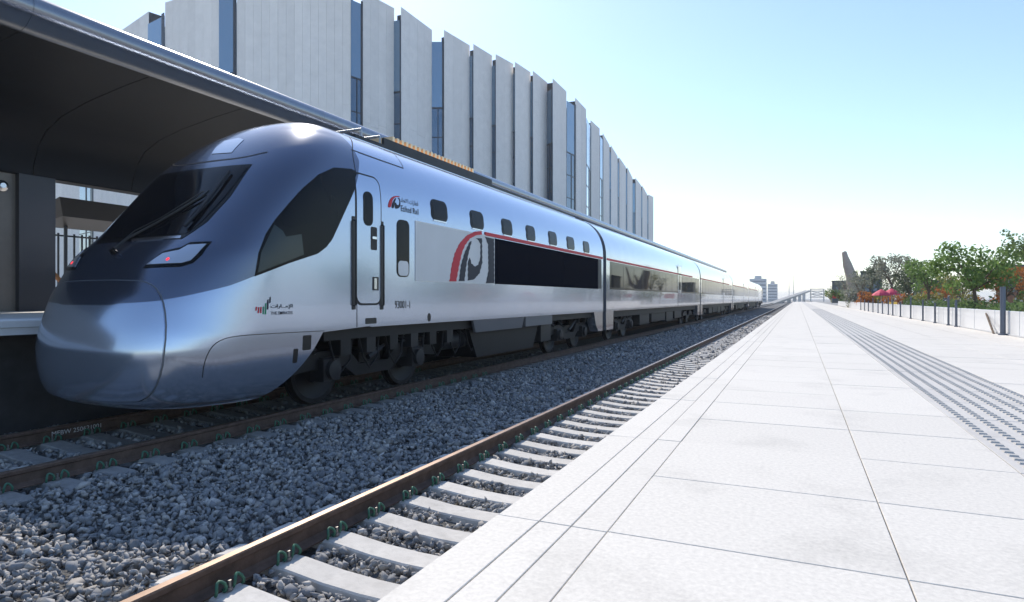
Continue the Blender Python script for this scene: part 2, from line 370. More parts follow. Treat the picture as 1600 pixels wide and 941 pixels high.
for r in range(NROW, 250):
    for i, (x0, x1, k) in enumerate(cols):
        y = RY0 + r*ROW
        (bt if k == 2 else b).add([(x0+.004,y+.004,ZP),(x1-.004,y+.004,ZP),(x1-.004,y+ROW-.004,ZP),(x0+.004,y+ROW-.004,ZP)], [(0,1,2,3)])
        if k == 2 and r < 75:
            for q in range(7):
                cx_ = x0 + (x1-x0)*(q+.6)/7
                for c in range(9):
                    yy = y + ROW*(c+.5)/9; bt.add([(cx_-.021,yy-.022,ZP),(cx_+.021,yy-.022,ZP),(cx_+.017,yy-.016,ZP+.008),(cx_-.017,yy-.016,ZP+.008),(cx_-.021,yy+.022,ZP),(cx_+.021,yy+.022,ZP),(cx_+.017,yy+.016,ZP+.008),(cx_-.017,yy+.016,ZP+.008)],
                                               [(0,1,2,3),(2,3,7,6),(0,3,7,4),(1,5,6,2),(4,7,6,5)])
tag(b.build('far_paving', M['slab'], pl, world=True), kind='stuff'); tag(bt.build('far_tactile_paving', M['tactile'], pl, world=True), kind='stuff')

# left platform under the canopy
XPL, ZPL = -10.06, 1.455
lp = empty('station_platform', (XPL, 0, 0), kind='structure')
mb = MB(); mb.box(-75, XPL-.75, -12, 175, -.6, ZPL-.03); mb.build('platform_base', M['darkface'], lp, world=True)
mb = MB(); mb.box(-74, XPL-.62, -12, 175, ZPL-.03, ZPL); mb.build('paving', M['slab'], lp, world=True)
for k in range(16):
    mb = MB(); mb.prism([(XPL-.60,ZPL-.22),(XPL-.03,ZPL-.22),(XPL-.03,ZPL-.12),(XPL,ZPL-.11),(XPL,ZPL-.02),(XPL-.03,ZPL+.008),(XPL-.60,ZPL+.008)], 'y', -6+k*2.4+.004, -6+(k+1)*2.4-.004)
    mb.build('coping_stone', M['coping'], lp, world=True)
mb = MB(); mb.box(XPL-.6, XPL, 32.42, 175, ZPL-.22, ZPL+.008); mb.build('coping_stone', M['coping'], lp, world=True)

# ------------------------------------------------------------------ canopy
cn = empty('station_canopy', (-16.8, 8.9, ZPL), 'long dark metal station canopy with rounded silver edge behind the train', 'canopy')
XCE, ZCE = -12.0, 7.08  # canopy, fence and awning coordinates are scaled up about the camera position
BAY, BY0 = 2.427, 8.80 - 4*2.427
for k in range(17):                                     # edge roll: rounded metal profile, long segments
    y0, y1 = BY0 + k*BAY*3, BY0 + (k+1)*BAY*3
    prof = [(XCE-.56, ZCE-.03)] + [(XCE-.25+.25*math.cos(t), ZCE-.25+.25*math.sin(t)) for t in [math.pi/2 - i*math.pi/12 for i in range(11)]] + [(XCE-.22, ZCE-.56), (XCE-.40, ZCE-.63), (XCE-.56, ZCE-.63)]
    mb = MB(); mb.prism(prof, 'y', y0+.004, y1-.004); mb.build('edge_roll', M['roll'], cn, True, 40, world=True)
sof = [(XCE-.43, 6.445), (-13.36, 6.35), (-14.62, 6.17), (-15.5, 5.97), (-16.07, 5.72), (-16.41, 5.37), (-16.58, 4.96), (-16.61, 4.71)]
for k in range(51):
    y0, y1 = BY0 + k*BAY + .012, BY0 + (k+1)*BAY - .012
    ns = len(sof); vs = [(x, y, z) for y in (y0, y1) for x, z in sof] + [(x-.05, y, z+.06) for y in (y0, y1) for x, z in sof]
    fs = [(i, i+1, ns+i+1, ns+i) for i in range(ns-1)] + [(2*ns+i, 2*ns+i+1, i+1, i) for i in range(ns-1)] + [(ns+i, ns+i+1, 3*ns+i+1, 3*ns+i) for i in range(ns-1)] + [(0, ns, 3*ns, 2*ns), (ns-1, 2*ns-1, 4*ns-1, 3*ns-1)]
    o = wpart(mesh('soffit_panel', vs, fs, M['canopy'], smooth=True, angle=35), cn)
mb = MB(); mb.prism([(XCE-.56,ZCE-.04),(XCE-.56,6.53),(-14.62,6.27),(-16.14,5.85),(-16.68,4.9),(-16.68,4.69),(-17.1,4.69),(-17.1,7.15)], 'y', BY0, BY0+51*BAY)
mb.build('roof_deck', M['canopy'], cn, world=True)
for k in range(11):
    y = 8.50 + k*BAY*5
    mb = MB(); mb.bbox(-17.15, -16.60, y, y+.79, ZPL, 4.70, .004); mb.build('column', M['column'], cn, world=True)
mb = MB(); mb.box(-17.0, -16.75, -8, 8.5, ZPL, 4.70); mb.build('wall_panel', M['bronze'], cn, world=True)
mb = MB(); mb.lathe([(0,.06),(.05,.11),(.15,.13),(.20,.06)], (-16.75, 8.16, 4.35), 'x', 14); mb.build('wall_lamp', M['chrome'], cn, world=True)

# things seen through the opening behind the nose
ck = empty('kiosk_awning', (-19.3, 13, ZPL), 'dark sloping awning board on posts behind the canopy opening', 'awning')
mb = MB(); mb.add([(-20.0,10.4,4.12),(-18.4,10.4,4.55),(-18.4,16.0,4.55),(-20.0,16.0,4.12),(-20.0,10.6,3.86),(-18.6,10.6,4.05),(-18.6,16.0,4.05),(-20.0,16.0,3.86)], [(0,1,2,3),(4,5,6,7),(0,1,5,4),(1,2,6,5),(2,3,7,6),(3,0,4,7)])
mb.build('board', M['black'], ck, world=True)
for y in (11.3, 15.5):
    mb = MB(); mb.tube([(-19.7,y,ZPL),(-19.7,y,3.9)], .05); mb.build('post', M['column'], ck, world=True)
fn = empty('bar_fence', (-20.4, 12, ZPL), 'black vertical bar fence behind the canopy opening', 'fence')
for k in range(34):
    y = 9.4 + k*.23; mb = MB(); mb.box(-20.42, -20.38, y, y+.045, ZPL, 3.75); mb.build('bar', M['black'], fn, world=True)
for z in (1.65, 3.65):
    mb = MB(); mb.box(-20.41, -20.39, 9.3, 17.3, z, z+.05); mb.build('fence_rail', M['black'], fn, world=True)
tr = empty('timber_trestle', (-18.2, 10.2, ZPL), 'orange timber A-frame trestle on the far platform', 'trestle')
for a, b_ in (((-18.2,9.75,ZPL),(-18.2,9.78,3.0)), ((-18.2,11.0,ZPL),(-18.2,9.85,2.75)), ((-18.0,9.7,2.0),(-18.1,10.8,1.95))):
    mb = MB(); mb.tube([a, b_], .06, 4); mb.build('beam', M['wood'], tr, world=True)
fp = empty('flower_pot', (-18.6, 11.0, ZPL), 'pot of red flowers beside the timber trestle', 'flower pot')
mb = MB(); mb.lathe([(0,.16),(.3,.22),(.32,.2)], (-18.6,11.0,ZPL), 'z', 14); mb.build('pot', M['wood'], fp, world=True)
mb = MB()
for k in range(60):
    c = Vector((-18.6,11.0,ZPL+.5)) + Vector((random.gauss(0,.13), random.gauss(0,.13), random.gauss(0,.11))); u = Vector((random.gauss(0,1),random.gauss(0,1),random.gauss(0,1))).normalized()*.06; v = u.orthogonal()
    mb.add([c-u-v, c+u-v, c+u+v, c-u+v], [(0,1,2,3)])
mb.build('blossom', M['redcloth'], fp, world=True)

# ------------------------------------------------------------------ building with stone fins
HB = 31.0
piers = [(40,150,125,95),(146,78,232,18),(258,4,343,-23),(370,-31,548,-22),(566,-14,616,13),(627,11,675,47),(694,47,734,71),(740,69,769,87),(775,85,802,100),(805,97,829,113),
         (833,111,855,129),(864,123,885,143),(899,153,916,171),(923,188,937,201),(942,208,952.5,227),(954.5,227,965,244),(967,245,978,261),(980,261,988.5,278),(993,278,1002,290),(1003.5,290,1011.5,304),(1013,304,1021,308)]
def ptop(px, y): return Vector((*plan(px, F*HB/(HY-y)), 0))
bd = empty('station_building', (*ptop(627, 11)[:2], ZPL), 'tall pale stone building with upright fins and blue glass strips behind the canopy', 'building')
ZT = CH + HB
prev = None; inner = []
for pi, (xl, yl, xr, yr) in enumerate(piers):
    A, Bp = ptop(xl, yl), ptop(xr, yr); t = (Bp - A).normalized(); nrm = Vector((t.y, -t.x, 0))   # outward: towards the tracks
    if nrm.dot(-A) < 0: nrm = -nrm
    D = 1.5
    W = (Bp - A).length; mb = MB(); a0, b0 = A + t*min(.35*W, 1.5) - nrm*.05, Bp - nrm*.05
    q = [a0, b0, b0 - nrm*D, a0 - nrm*D]
    mb.prism([(p.x, p.y) for p in q], 'z', ZPL, ZT-.02); pier = mb.build('pier', M['mullion'], bd, world=True)
    inner += [a0 - nrm*1.6, b0 - nrm*1.6]
    W = (Bp - A).length; pw = (xr - xl)
    ncol = max(2, min(14, round(pw / 12.5)))
    for c in range(ncol):
        e0, e1 = W*c/ncol + .005, W*(c+1)/ncol - .005
        zs = [ZPL, ZT] if pw < 30 else sorted([ZPL, ZT] + [random.uniform(7, 21) for _ in range(2)])
        for z0, z1 in zip(zs[:-1], zs[1:]):
            pr = random.uniform(-.006, .006)
            p0, p1 = A + t*e0 + nrm*pr, A + t*e1 + nrm*pr; k0, k1 = p0 - nrm*.045, p1 - nrm*.045
            mb = MB(); mb.prism([(p.x, p.y) for p in (p0, p1, k1, k0)], 'z', z0+.008, z1-.008 if z1 < ZT else ZT)
            o = mb.build('stone_panel', M['stone']); o.parent = pier
    if prev is not None:                                # glazing strip between two fins
        a, b_ = prev[0], A; tt = b_ - a; nn = Vector((tt.y, -tt.x, 0)).normalized(); nn = nn if nn.dot(-a) > 0 else -nn
        def sheet(name, f0, f1, z0, z1, m, par, off=0., th=.04):
            off += .05; p0, p1 = a + tt*f0 + nn*off, a + tt*f1 + nn*off; mbb = MB(); mbb.prism([(p.x, p.y) for p in (p0, p1, p1 - nn*th, p0 - nn*th)], 'z', z0, z1)
            o = mbb.build(name, m); 
            if par is bd: wpart(o, bd)
            else: o.parent = par
            return o
        zS, zTop = CH + .71*HB, ZT - .045*HB
        g = sheet('glazing', .0, 1.0, ZPL, zS, M['bglass'], bd)
        sheet('spandrel_panel', .0, 1.0, zS+.06, zTop, M['spandrel'], bd, .02)
        sheet('transom', .0, 1.0, zS-.12, zS+.055, M['mullion'], g, .05)
        sheet('frame_post', .84, .999, ZPL, zTop+.3, M['mullion'], g, .06)
        for zz in (.60, .49, .38, .27): sheet('transom', .0, 1.0, CH+zz*HB-.05, CH+zz*HB+.05, M['mullion'], g, .045)
        if tt.length > 1.2: sheet('mullion', .47, .53, ZPL, zS-.13, M['mullion'], g, .055)
    prev = (Bp, nrm)
back = [Vector((p.x - 30, p.y + 18, 0)) for p in reversed(inner)]
mb = MB(); mb.prism([(p.x, p.y) for p in inner + [inner[-1] + Vector((-30, 8, 0)), inner[0] + Vector((-8, 60, 0))]], 'z', ZPL, ZT - 1.1); mb.build('core', M['stonecore'], bd, world=True)
for (xl, yl, xr) in ((853,128,863),(886,158,898),(233,26,243)):   # open lattice frames on the roof
    d = F*(HB)/(HY-yl)*1.03; mb = MB()
    x0, y0 = plan(xl, d); x1, y1 = plan(xr, d); z0, z1 = ZT-1.4, ZT-.25
    for k in range(4):
        f = k/3; mb.tube([(x0+(x1-x0)*f, y0+(y1-y0)*f, z0), (x0+(x1-x0)*f, y0+(y1-y0)*f, z1)], .06, 5)
    for f in (0, .33, .66, 1): mb.tube([(x0,y0,z0+(z1-z0)*f),(x1,y1,z0+(z1-z0)*f)], .06, 5)
    mb.tube([(x0,y0,z0),(x1,y1,z1)], .05, 5); mb.build('roof_lattice', M['mullion'], bd, world=True)

# ------------------------------------------------------------------ locomotive
Y1, YEND = 8.7, 22.75                                   # end of the shaped cab, end of the vehicle
ZR, ZSILL, ZSH = 4.87, 1.27, 3.3
def pchip(xs, ys):
    xs, ys = np.array(xs, float), np.array(ys, float); h = np.diff(xs); dl = np.diff(ys)/h; d = np.zeros(len(xs)); d[0], d[-1] = dl[0], dl[-1]
    for i in range(1, len(xs)-1):
        if dl[i-1]*dl[i] > 0: w1, w2 = 2*h[i]+h[i-1], h[i]+2*h[i-1]; d[i] = (w1+w2)/(w1/dl[i-1]+w2/dl[i])
    def f(x):
        i = int(min(max(np.searchsorted(xs, x)-1, 0), len(xs)-2)); t = (x-xs[i])/h[i]; t = min(max(t, 0), 1)
        return ys[i]*(1+2*t)*(1-t)**2 + d[i]*h[i]*t*(1-t)**2 + ys[i+1]*t*t*(3-2*t) + d[i+1]*h[i]*t*t*(t-1)
    return f
KR = .278
_yf = pchip([.33,.40,.51,.74,1.05,1.25,1.6,2.0,2.3,2.65,3.0,3.3,3.6], [5.26,5.04,4.93,4.86,4.84,4.87,4.97,5.15,5.37,5.75,6.06,6.32,6.563])
_ln = pchip([.33,1.05,1.6,2.0,2.65,3.3,4.0], [1.35,1.5,1.6,1.55,1.35,1.2,1.15])
_nn = pchip([.33,1.05,2.0,2.65,3.3,4.9], [2.8,3.0,3.2,3.6,3.5,2.4])
_wb = pchip([.33,.42,.65,.95,1.25], [1.28,1.44,1.56,1.62,HW])
_ye = pchip([.33,.7,1.0,1.268], [6.55,7.05,7.35,7.55])
def wz(z):
    if z < 1.25: return _wb(z)
    if z <= ZSH: return HW
    return HW * max(0., 1 - ((z-ZSH)/(ZR-ZSH))**2.3)**(1/2.3)
def yf(z): return _yf(z) if z <= 3.6 else Y1 - math.sqrt(max(ZR-z, 0)/KR)
def ln(z): return max(min(_ln(z), Y1 - yf(z)), 1e-4)
def side_x(y, z):                                       # half width of the shell at (y, z)
    w_ = wz(z)
    if y >= Y1: return w_
    q = min(max((y-yf(z))/ln(z), 0), 1); nn = _nn(z); return w_*max(0., 1-(1-q)**nn)**(1/nn)
def front_y(x, z):
    w_ = wz(z); nn = _nn(z); r = min(abs(x)/max(w_, 1e-4), 1); return yf(z) + ln(z)*(1-max(0., 1-r**nn)**(1/nn))
def shell():
    zs = list(np.linspace(.33, 3.6, 66)) + [ZR - KR*(Y1-y)**2 for y in np.linspace(6.563, Y1-.001, 44)[1:]]
    T = 34; vs = []; row = 2*(T+6)+1
    for z in zs:
        w_, y0, l, nn = wz(z), yf(z), ln(z), _nn(z); ye = Y1 if z >= 1.268 else _ye(z); half = []
        for k in range(1, T+1):
            th = math.pi/2*k/T; half.append((w_*math.sin(th)**(2/nn), y0 + l*(1-math.cos(th)**(2/nn))))
        yl = half[-1][1]
        for k in range(1, 7): half.append((w_, yl + (max(ye, yl+.001)-yl)*k/6))
        if z < 1.268: half = [(x, min(y, ye)) if y <= ye else (side_x(ye, z), ye) for x, y in half]
        vs += [(XC - x, y, z) for x, y in reversed(half)] + [(XC, y0, z)] + [(XC + x, y, z) for x, y in half]
    fs = [(j*row+i, j*row+i+1, (j+1)*row+i+1, (j+1)*row+i) for j in range(len(zs)-1) for i in range(row-1)]
    fs.append(tuple(range(row)))
    return vs, fs
def body_prof(n=14):
    r = [(HW, ZSILL), (HW, 2.0), (HW, 2.7), (HW, ZSH)]
    for k in range(1, n+1):
        th = math.pi/2*k/n; r.append((HW*math.cos(th)**(2/2.3), ZSH + (ZR-ZSH)*math.sin(th)**(2/2.3)))
    return r
def extrude_body(y0, y1, cx=XC, yn=8):
    r = body_prof(); full = r + [(-x, z) for x, z in reversed(r[:-1])]; m = len(full); ys = np.linspace(y0, y1, yn)
    vs = [(cx+x, y, z) for y in ys for x, z in full]
    fs = [(j*m+i, j*m+i+1, (j+1)*m+i+1, (j+1)*m+i) for j in range(yn-1) for i in range(m-1)] + [(j*m+m-1, j*m, (j+1)*m, (j+1)*m+m-1) for j in range(yn-1)]
    return vs, fs, m, yn
lo = empty('locomotive', (XC, 13, 0), 'silver streamlined locomotive with dark grey cab, nearest vehicle of the train', 'locomotive')
nv, nf = shell(); ev, ef, em, en = extrude_body(Y1, YEND)
bvh = BVHTree.FromPolygons(nv + ev, nf + [tuple(i+len(nv) for i in f) for f in ef])
def hit(px, py):
    loc, nr, i, d = bvh.ray_cast(O, ray(px, py).normalized())
    if loc is None: loc = on_x(px, py, XC + HW)          # just outside the shell's edge: the plane of the side wall
    return loc
def yz(px, py): h = hit(px, py); return (h.y, h.z)
def xz(px, py): h = hit(px, py); return (h.x - XC, h.z)
# two-tone paint: the colour break follows a line in side elevation
brk = [yz(*p) for p in ((110,474),(169,477),(246,470),(315,457),(360,446),(394,433),(450,412),(496,397),(518,377),(540,328),(556,287),(561,250))]
brk = [(4.5, brk[0][1])] + sorted(brk)
def paint_mat():
    m = mat('two-tone cab paint', (.4, .43, .5), .19, .8, coat=.4, bump=(.9, .14, .02)); nt = m.node_tree; b = nt.nodes['Principled BSDF']
    tc = nt.nodes.new('ShaderNodeTexCoord'); sx = nt.nodes.new('ShaderNodeSeparateXYZ'); nt.links.new(tc.outputs['Object'], sx.inputs[0])
    mr = nt.nodes.new('ShaderNodeMapRange'); mr.inputs[1].default_value = 4.5; mr.inputs[2].default_value = 9.5; nt.links.new(sx.outputs[1], mr.inputs[0])
    cr = nt.nodes.new('ShaderNodeValToRGB'); el = cr.color_ramp.elements; nt.links.new(mr.outputs[0], cr.inputs[0])
    pts = [((y-4.5)/5, z/6) for y, z in brk]; pts.append((pts[-1][0]+.012, 1.0))
    el[0].position, el[0].color = pts[0][0], (pts[0][1],)*3 + (1,); el[1].position, el[1].color = pts[-1][0], (pts[-1][1],)*3 + (1,)
    for p, v in pts[1:-1]: e = el.new(p); e.color = (v, v, v, 1)
    mu = nt.nodes.new('ShaderNodeMath'); mu.operation = 'MULTIPLY'; mu.inputs[1].default_value = 6; nt.links.new(cr.outputs[0], mu.inputs[0])
    gt = nt.nodes.new('ShaderNodeMath'); gt.operation = 'GREATER_THAN'; nt.links.new(sx.outputs[2], gt.inputs[0]); nt.links.new(mu.outputs[0], gt.inputs[1])
    mx = nt.nodes.new('ShaderNodeMix'); mx.data_type = 'RGBA'; mx.inputs['A'].default_value = (.45, .52, .655, 1); mx.inputs['B'].default_value = (.13, .155, .22, 1)
    nt.links.new(gt.outputs[0], mx.inputs['Factor']); nt.links.new(mx.outputs['Result'], b.inputs['Base Color'])
    return m
M['cab'] = paint_mat()
wpart(mesh('cab_shell', nv, nf, M['cab'], smooth=True), lo)
wpart(mesh('body_shell', ev, ef + [tuple((en-1)*em+i for i in range(em))], M['cab'], smooth=True, angle=60), lo)

def inset_poly(poly, dens):
    """dense closed outline"""
    out = []
    for i, p in enumerate(poly):
        q = poly[(i+1) % len(poly)]; k = max(1, int(math.hypot(q[0]-p[0], q[1]-p[1])/dens))
        out += [(p[0]+(q[0]-p[0])*j/k, p[1]+(q[1]-p[1])*j/k) for j in range(k)]
    return out
def inside(p, poly):
    c = False; j = len(poly)-1
    for i in range(len(poly)):
        if (poly[i][1] > p[1]) != (poly[j][1] > p[1]) and p[0] < (poly[j][0]-poly[i][0])*(p[1]-poly[i][1])/(poly[j][1]-poly[i][1])+poly[i][0]: c = not c
        j = i
    return c
def side_pt(s):
    def f(a, b, h=0.):
        e = .01; x = side_x(a, b); dy = (side_x(a+e, b)-side_x(a-e, b))/(2*e); dz = (side_x(a, b+e)-side_x(a, b-e))/(2*e)
        dy = max(min(dy, 3), -3); dz = max(min(dz, 3), -3); k = h/math.sqrt(1+dy*dy+dz*dz)
        return (XC + s*(x+k), a-dy*k, b-dz*k)
    return f
def front_pt(a, b, h=0.):
    e = .01; y = front_y(a, b); dx = (front_y(a+e, b)-front_y(a-e, b))/(2*e); dz = (front_y(a, b+e)-front_y(a, b-e))/(2*e)
    dx = max(min(dx, 4), -4); k = h/math.sqrt(1+dx*dx+dz*dz)
    return (XC + a + dx*k, y-k, b + dz*k)
def patch(name, poly, fn, m, parent=lo, lift=.005, dens=.08, smooth=True, sink=.02):
    out = inset_poly(poly, dens); n = len(out)
    xs = [p[0] for p in out]; ys = [p[1] for p in out]; pts = [Vector(p) for p in out]
    for gx in np.arange(min(xs)+dens*.5, max(xs), dens):
        for gy in np.arange(min(ys)+dens*.5, max(ys), dens):
            if inside((gx, gy), out) and min((gx-p[0])**2+(gy-p[1])**2 for p in out) > (dens*.4)**2: pts.append(Vector((gx, gy)))
    v2, _, f2, _, _, _ = delaunay_2d_cdt(pts, [], [list(range(n))], 1, 1e-6)
    vs = [fn(p.x, p.y, lift) for p in v2]; fs = [tuple(f) for f in f2]
    cnt = {}
    for f in fs:
        for i in range(len(f)): e = (f[i], f[(i+1) % len(f)]); cnt[frozenset(e)] = cnt.get(frozenset(e), []) + [e]
    low = {}
    for e in [x[0] for x in cnt.values() if len(x) == 1]:
        for i in e:
            if i not in low: low[i] = len(vs); vs.append(fn(v2[i].x, v2[i].y, -sink))
        fs.append((e[1], e[0], low[e[0]], low[e[1]]))
    o = mesh(name, vs, fs, m, smooth=smooth, angle=40); bm = bmesh.new(); bm.from_mesh(o.data); bmesh.ops.recalc_face_normals(bm, faces=bm.faces); bm.to_mesh(o.data); bm.free()
    if parent is lo: wpart(o, lo)
    elif parent is not None: o.parent = parent
    return o
def ribbon(name, pts, fn, wd, m, parent=lo, lift=.004):
    pts = [Vector(p) for p in pts]; d = []
    for _ in range(2 if 4 < len(pts) < 12 else 0):
        pts = [pts[0]] + [q for a, b in zip(pts[:-1], pts[1:]) for q in (a.lerp(b, .25), a.lerp(b, .75))] + [pts[-1]]
    for a, b in zip(pts[:-1], pts[1:]):
        k = max(1, int((b-a).length/.06)); d += [a+(b-a)*j/k for j in range(k)]
    d.append(pts[-1]); vs, fs = [], []
    for i, p in enumerate(d):
        t = (d[min(i+1, len(d)-1)]-d[max(i-1, 0)]).normalized(); nr = Vector((-t.y, t.x))*wd/2
        vs += [fn(p.x+nr.x, p.y+nr.y, lift), fn(p.x-nr.x, p.y-nr.y, lift)]
        if i: fs.append((2*i-2, 2*i-1, 2*i+1, 2*i))
    o = mesh(name, vs, fs, m, smooth=True)
    return wpart(o, lo) if parent is lo else o
def rrect(y0, y1, z0, z1, r, n=5):
    r = min(r, (y1-y0)/2-1e-3, (z1-z0)/2-1e-3); out = []
    for cx_, cz_, a in ((y1-r, z1-r, 0), (y0+r, z1-r, 90), (y0+r, z0+r, 180), (y1-r, z0+r, 270)):
        out += [(cx_+r*math.cos(R(a+90*k/n)), cz_+r*math.sin(R(a+90*k/n))) for k in range(n+1)]
    return out
def smooth_poly(p, it=2):
    for _ in range(it):
        p = [q for i in range(len(p)) for q in ((p[i][0]*.75+p[(i+1) % len(p)][0]*.25, p[i][1]*.75+p[(i+1) % len(p)][1]*.25), (p[i][0]*.25+p[(i+1) % len(p)][0]*.75, p[i][1]*.25+p[(i+1) % len(p)][1]*.75))]
    return p
def pxrect(x0, y0, x1, y1):                              # rectangle on the side wall from two picture corners
    a, b = yz(x0, (y0+y1)/2), yz(x1, (y0+y1)/2); m_ = (x0+x1)/2; return a[0], b[0], yz(m_, y1)[1], yz(m_, y0)[1]
RS, LS = side_pt(1), side_pt(-1)
def grow(poly, d):
    cx_ = sum(p[0] for p in poly)/len(poly); cz_ = sum(p[1] for p in poly)/len(poly); out = []
    for i in range(len(poly)):
        a, b, c = Vector(poly[i-1]), Vector(poly[i]), Vector(poly[(i+1) % len(poly)]); t = (c-a).normalized(); nr = Vector((t.y, -t.x))
        if nr.dot(b-Vector((cx_, cz_))) < 0: nr = -nr
        out.append(tuple(b+nr*d))
    return out
def mirror(pts): return pts + [(-x, z) for x, z in reversed(pts)]

# windscreen
ws = [xz(*p) for p in ((291,366),(318,345),(352,308),(387,263))]
ws = mirror([(0, ws[0][1]-.02)] [:0] + ws)
fr = patch('windscreen_surround', grow(ws, .07), front_pt, M['blackgloss'], lift=.006)
wsg = patch('windscreen', ws, front_pt, M['glass'], lift=.013)
# headlamps
hl = [xz(*p) for p in ((224,419),(256,393),(283,387),(298,379),(331,378),(316,398),(302,411),(282,417))]
hin = grow(hl, -.045)
for s in (1, -1):
    h_ = patch('headlight', [(s*x, z) for x, z in hl], front_pt, M['blackgloss'], lift=.008, dens=.05)
    l_ = patch('lens', [(s*x, z) for x, z in hin], front_pt, M['lamp'], lift=.014, dens=.05, parent=None); l_.parent = h_
    c = xz(263, 406); cc = [(s*(c[0]+.02*math.cos(t)), c[1]+.02*math.sin(t)) for t in np.linspace(0, 2*math.pi, 13)[:-1]]
    r_ = patch('marker_lamp', cc, front_pt, M['redlamp'], lift=.019, dens=.03, parent=None); r_.parent = h_
# roof lamp window above the windscreen, brow seam
rw = [xz(*p) for p in ((331,241),(345,222),(374,216),(381,219),(362,239))]
for s in (1,):
    patch('roof_lamp', [(s*x, z) for x, z in rw], front_pt, M['lamp'], lift=.008, dens=.05)
sm = [xz(*p) for p in ((418,238),(380,247),(340,251))]
ribbon('brow_seam', sm + [(0, sm[-1][1]+.0)] + [(-x, z) for x, z in reversed(sm)], front_pt, .022, M['black'])
# bright strip below the windscreen
st = [xz(*p) for p in ((206,374),(206,378),(282,373),(284,369))]
patch('bright_strip', st, front_pt, M['chrome'], lift=.012, dens=.05)
# coupler cover
cv = [xz(*p) for p in ((210,439),(234,444),(248,457),(256,480),(258.5,520),(255,562),(247,596),(234,618),(212,628))]
cv = mirror(cv)
patch('coupler_cover', smooth_poly(cv, 1), front_pt, M['cab'], lift=.018, dens=.07, sink=.03)
ribbon('cover_gap', smooth_poly(grow(cv, .012), 1) + [smooth_poly(grow(cv, .012), 1)[0]], front_pt, .014, M['skirt'], lift=.003)
# cab side window zone
sw = [yz(*p) for p in ((398,432),(450,412),(497,396),(510,386),(520,372),(541,326),(557,287),(556,268),(548,264),(521,262),(497,273),(474,293),(451,318),(430,343),(415,366),(404,395))]
sg = [yz(*p) for p in ((514,272),(516,332),(508,341),(490,347),(455,356),(443,352),(437,343),(466,301),(490,281))]
s2 = [yz(*p) for p in ((428,351),(441,361),(446,370),(470,366),(474,398),(402,426),(407,395))]
for f_ in (RS, LS):
    g = patch('cab_side_glazing', sw, f_, M['blackgloss'], lift=.006, dens=.09)
    q = patch('side_window', sg, f_, M['glass'], lift=.012, parent=None); q.parent = g
    q = patch('quarter_glass', s2, f_, M['glass_tint'], lift=.012, parent=None); q.parent = g
# panel seams on the cab
ribbon('panel_seam', [yz(*p) for p in ((545,214),(549,235),(553,260))] + [(yz(557,300)[0], z) for z in (3.3, 2.6, 2.0, 1.5, 1.28)], RS, .014, M['black'])
ribbon('panel_seam', [yz(*p) for p in ((316,590),(318,570),(326,548),(340,533),(365,525),(430,521),(507,517))], RS, .009, M['black'])
ribbon('panel_seam', [yz(*p) for p in ((549,234),(590,249),(630,263))], RS, .02, M['black'])
ribbon('panel_seam', [yz(*p) for p in ((630,263),(620,246),(608,236))], RS, .012, M['black'])
for b_ in ((473,524,486,547), (458,545,465,567)):
    y0, y1, z0, z1 = pxrect(*b_); patch('cowl_slot', rrect(y0, y1, z0, z1, .02), RS, M['black'], lift=.004, dens=.06)
# wipers
def wp(px, py, h): p = xz(px, py); return front_pt(p[0], p[1], h)
for nm, pts, r_ in (('wiper_arm', ((180,396),(205,376),(250,352),(318,312),(330,302)), .016), ('wiper_arm', ((182,392),(215,365),(255,345),(322,303)), .010), ('wiper_blade', ((292,358),(312,336),(336,306),(361,272)), .022), ('wiper_blade', ((300,344),(318,325),(344,296),(352,281)), .014)):
    mb = MB(); mb.tube([wp(a, b_, .05) for a, b_ in pts], r_, 7); mb.build(nm, M['black'], lo, True, 50, world=True)
mb = MB(); c = Vector(wp(180,397,.02)); mb.tube([c, c+Vector((0,-.04,.05))], [.045,.035], 10); mb.build('wiper_pivot', M['blackgloss'], lo, True, 50, world=True)

# driver's door, grab rails, small fittings
def prect(name, box, r, m, lift=.006, parent=lo, dens=.12, fn=RS):
    y0, y1, z0, z1 = pxrect(*box); o = patch(name, rrect(y0, y1, z0, z1, r), fn, m, lift=lift, dens=dens, parent=parent if parent is lo else None)
    if parent is not lo: o.parent = parent
    return o
dy0, dy1, dz0, dz1 = pxrect(557,277,594,474)
patch('door_gap', rrect(dy0-.035, dy1+.035, dz0-.035, dz1+.035, .16), RS, M['underlt'], lift=.003, dens=.15)
dr = patch('door', rrect(dy0, dy1, dz0, dz1, .14), RS, M['cab'], lift=.012, dens=.15)
prect('door_window', (567,300,581.5,353), .11, M['glass'], .02, dr)
prect('handle_recess', (578.5,355,588,391), .03, M['underlt'], .017, dr); prect('handle', (579.5,370,586,374), .01, M['chrome'], .04, dr)
prect('latch_recess', (581,433,590.5,454), .01, M['black'], .017, dr); prect('latch', (582.5,435,586.5,452), .01, M['chrome'], .035, dr)
for b_ in ((549.5,338,555.5,484),(593.5,346,599,484)):
    prect('grab_recess', b_, .02, M['black'], .006); y0, y1, z0, z1 = pxrect(*b_); ym = (y0+y1)/2
    mb = MB(); mb.tube([(XC+HW, ym, z0+.06),(XC+HW+.05, ym, z0+.08),(XC+HW+.05, ym, z1-.08),(XC+HW, ym, z1-.06)], .014, 7); mb.build('grab_rail', M['underlt'], lo, True, 60, world=True)
wn = prect('narrow_window', (620,344,639,433), .12, M['glass'], .01); prect('window_blind', (621.5,408,637.5,431), .08, M['louvre'], .014, wn)
prect('step_vent', (571,497,588,506), .02, M['black'])
mb_c = yz(670.5, 496); patch('filler_cap', [(mb_c[0]+.06*math.cos(t), mb_c[1]+.085*math.sin(t)) for t in np.linspace(0, 2*math.pi, 15)[:-1]], RS, M['black'], dens=.05)
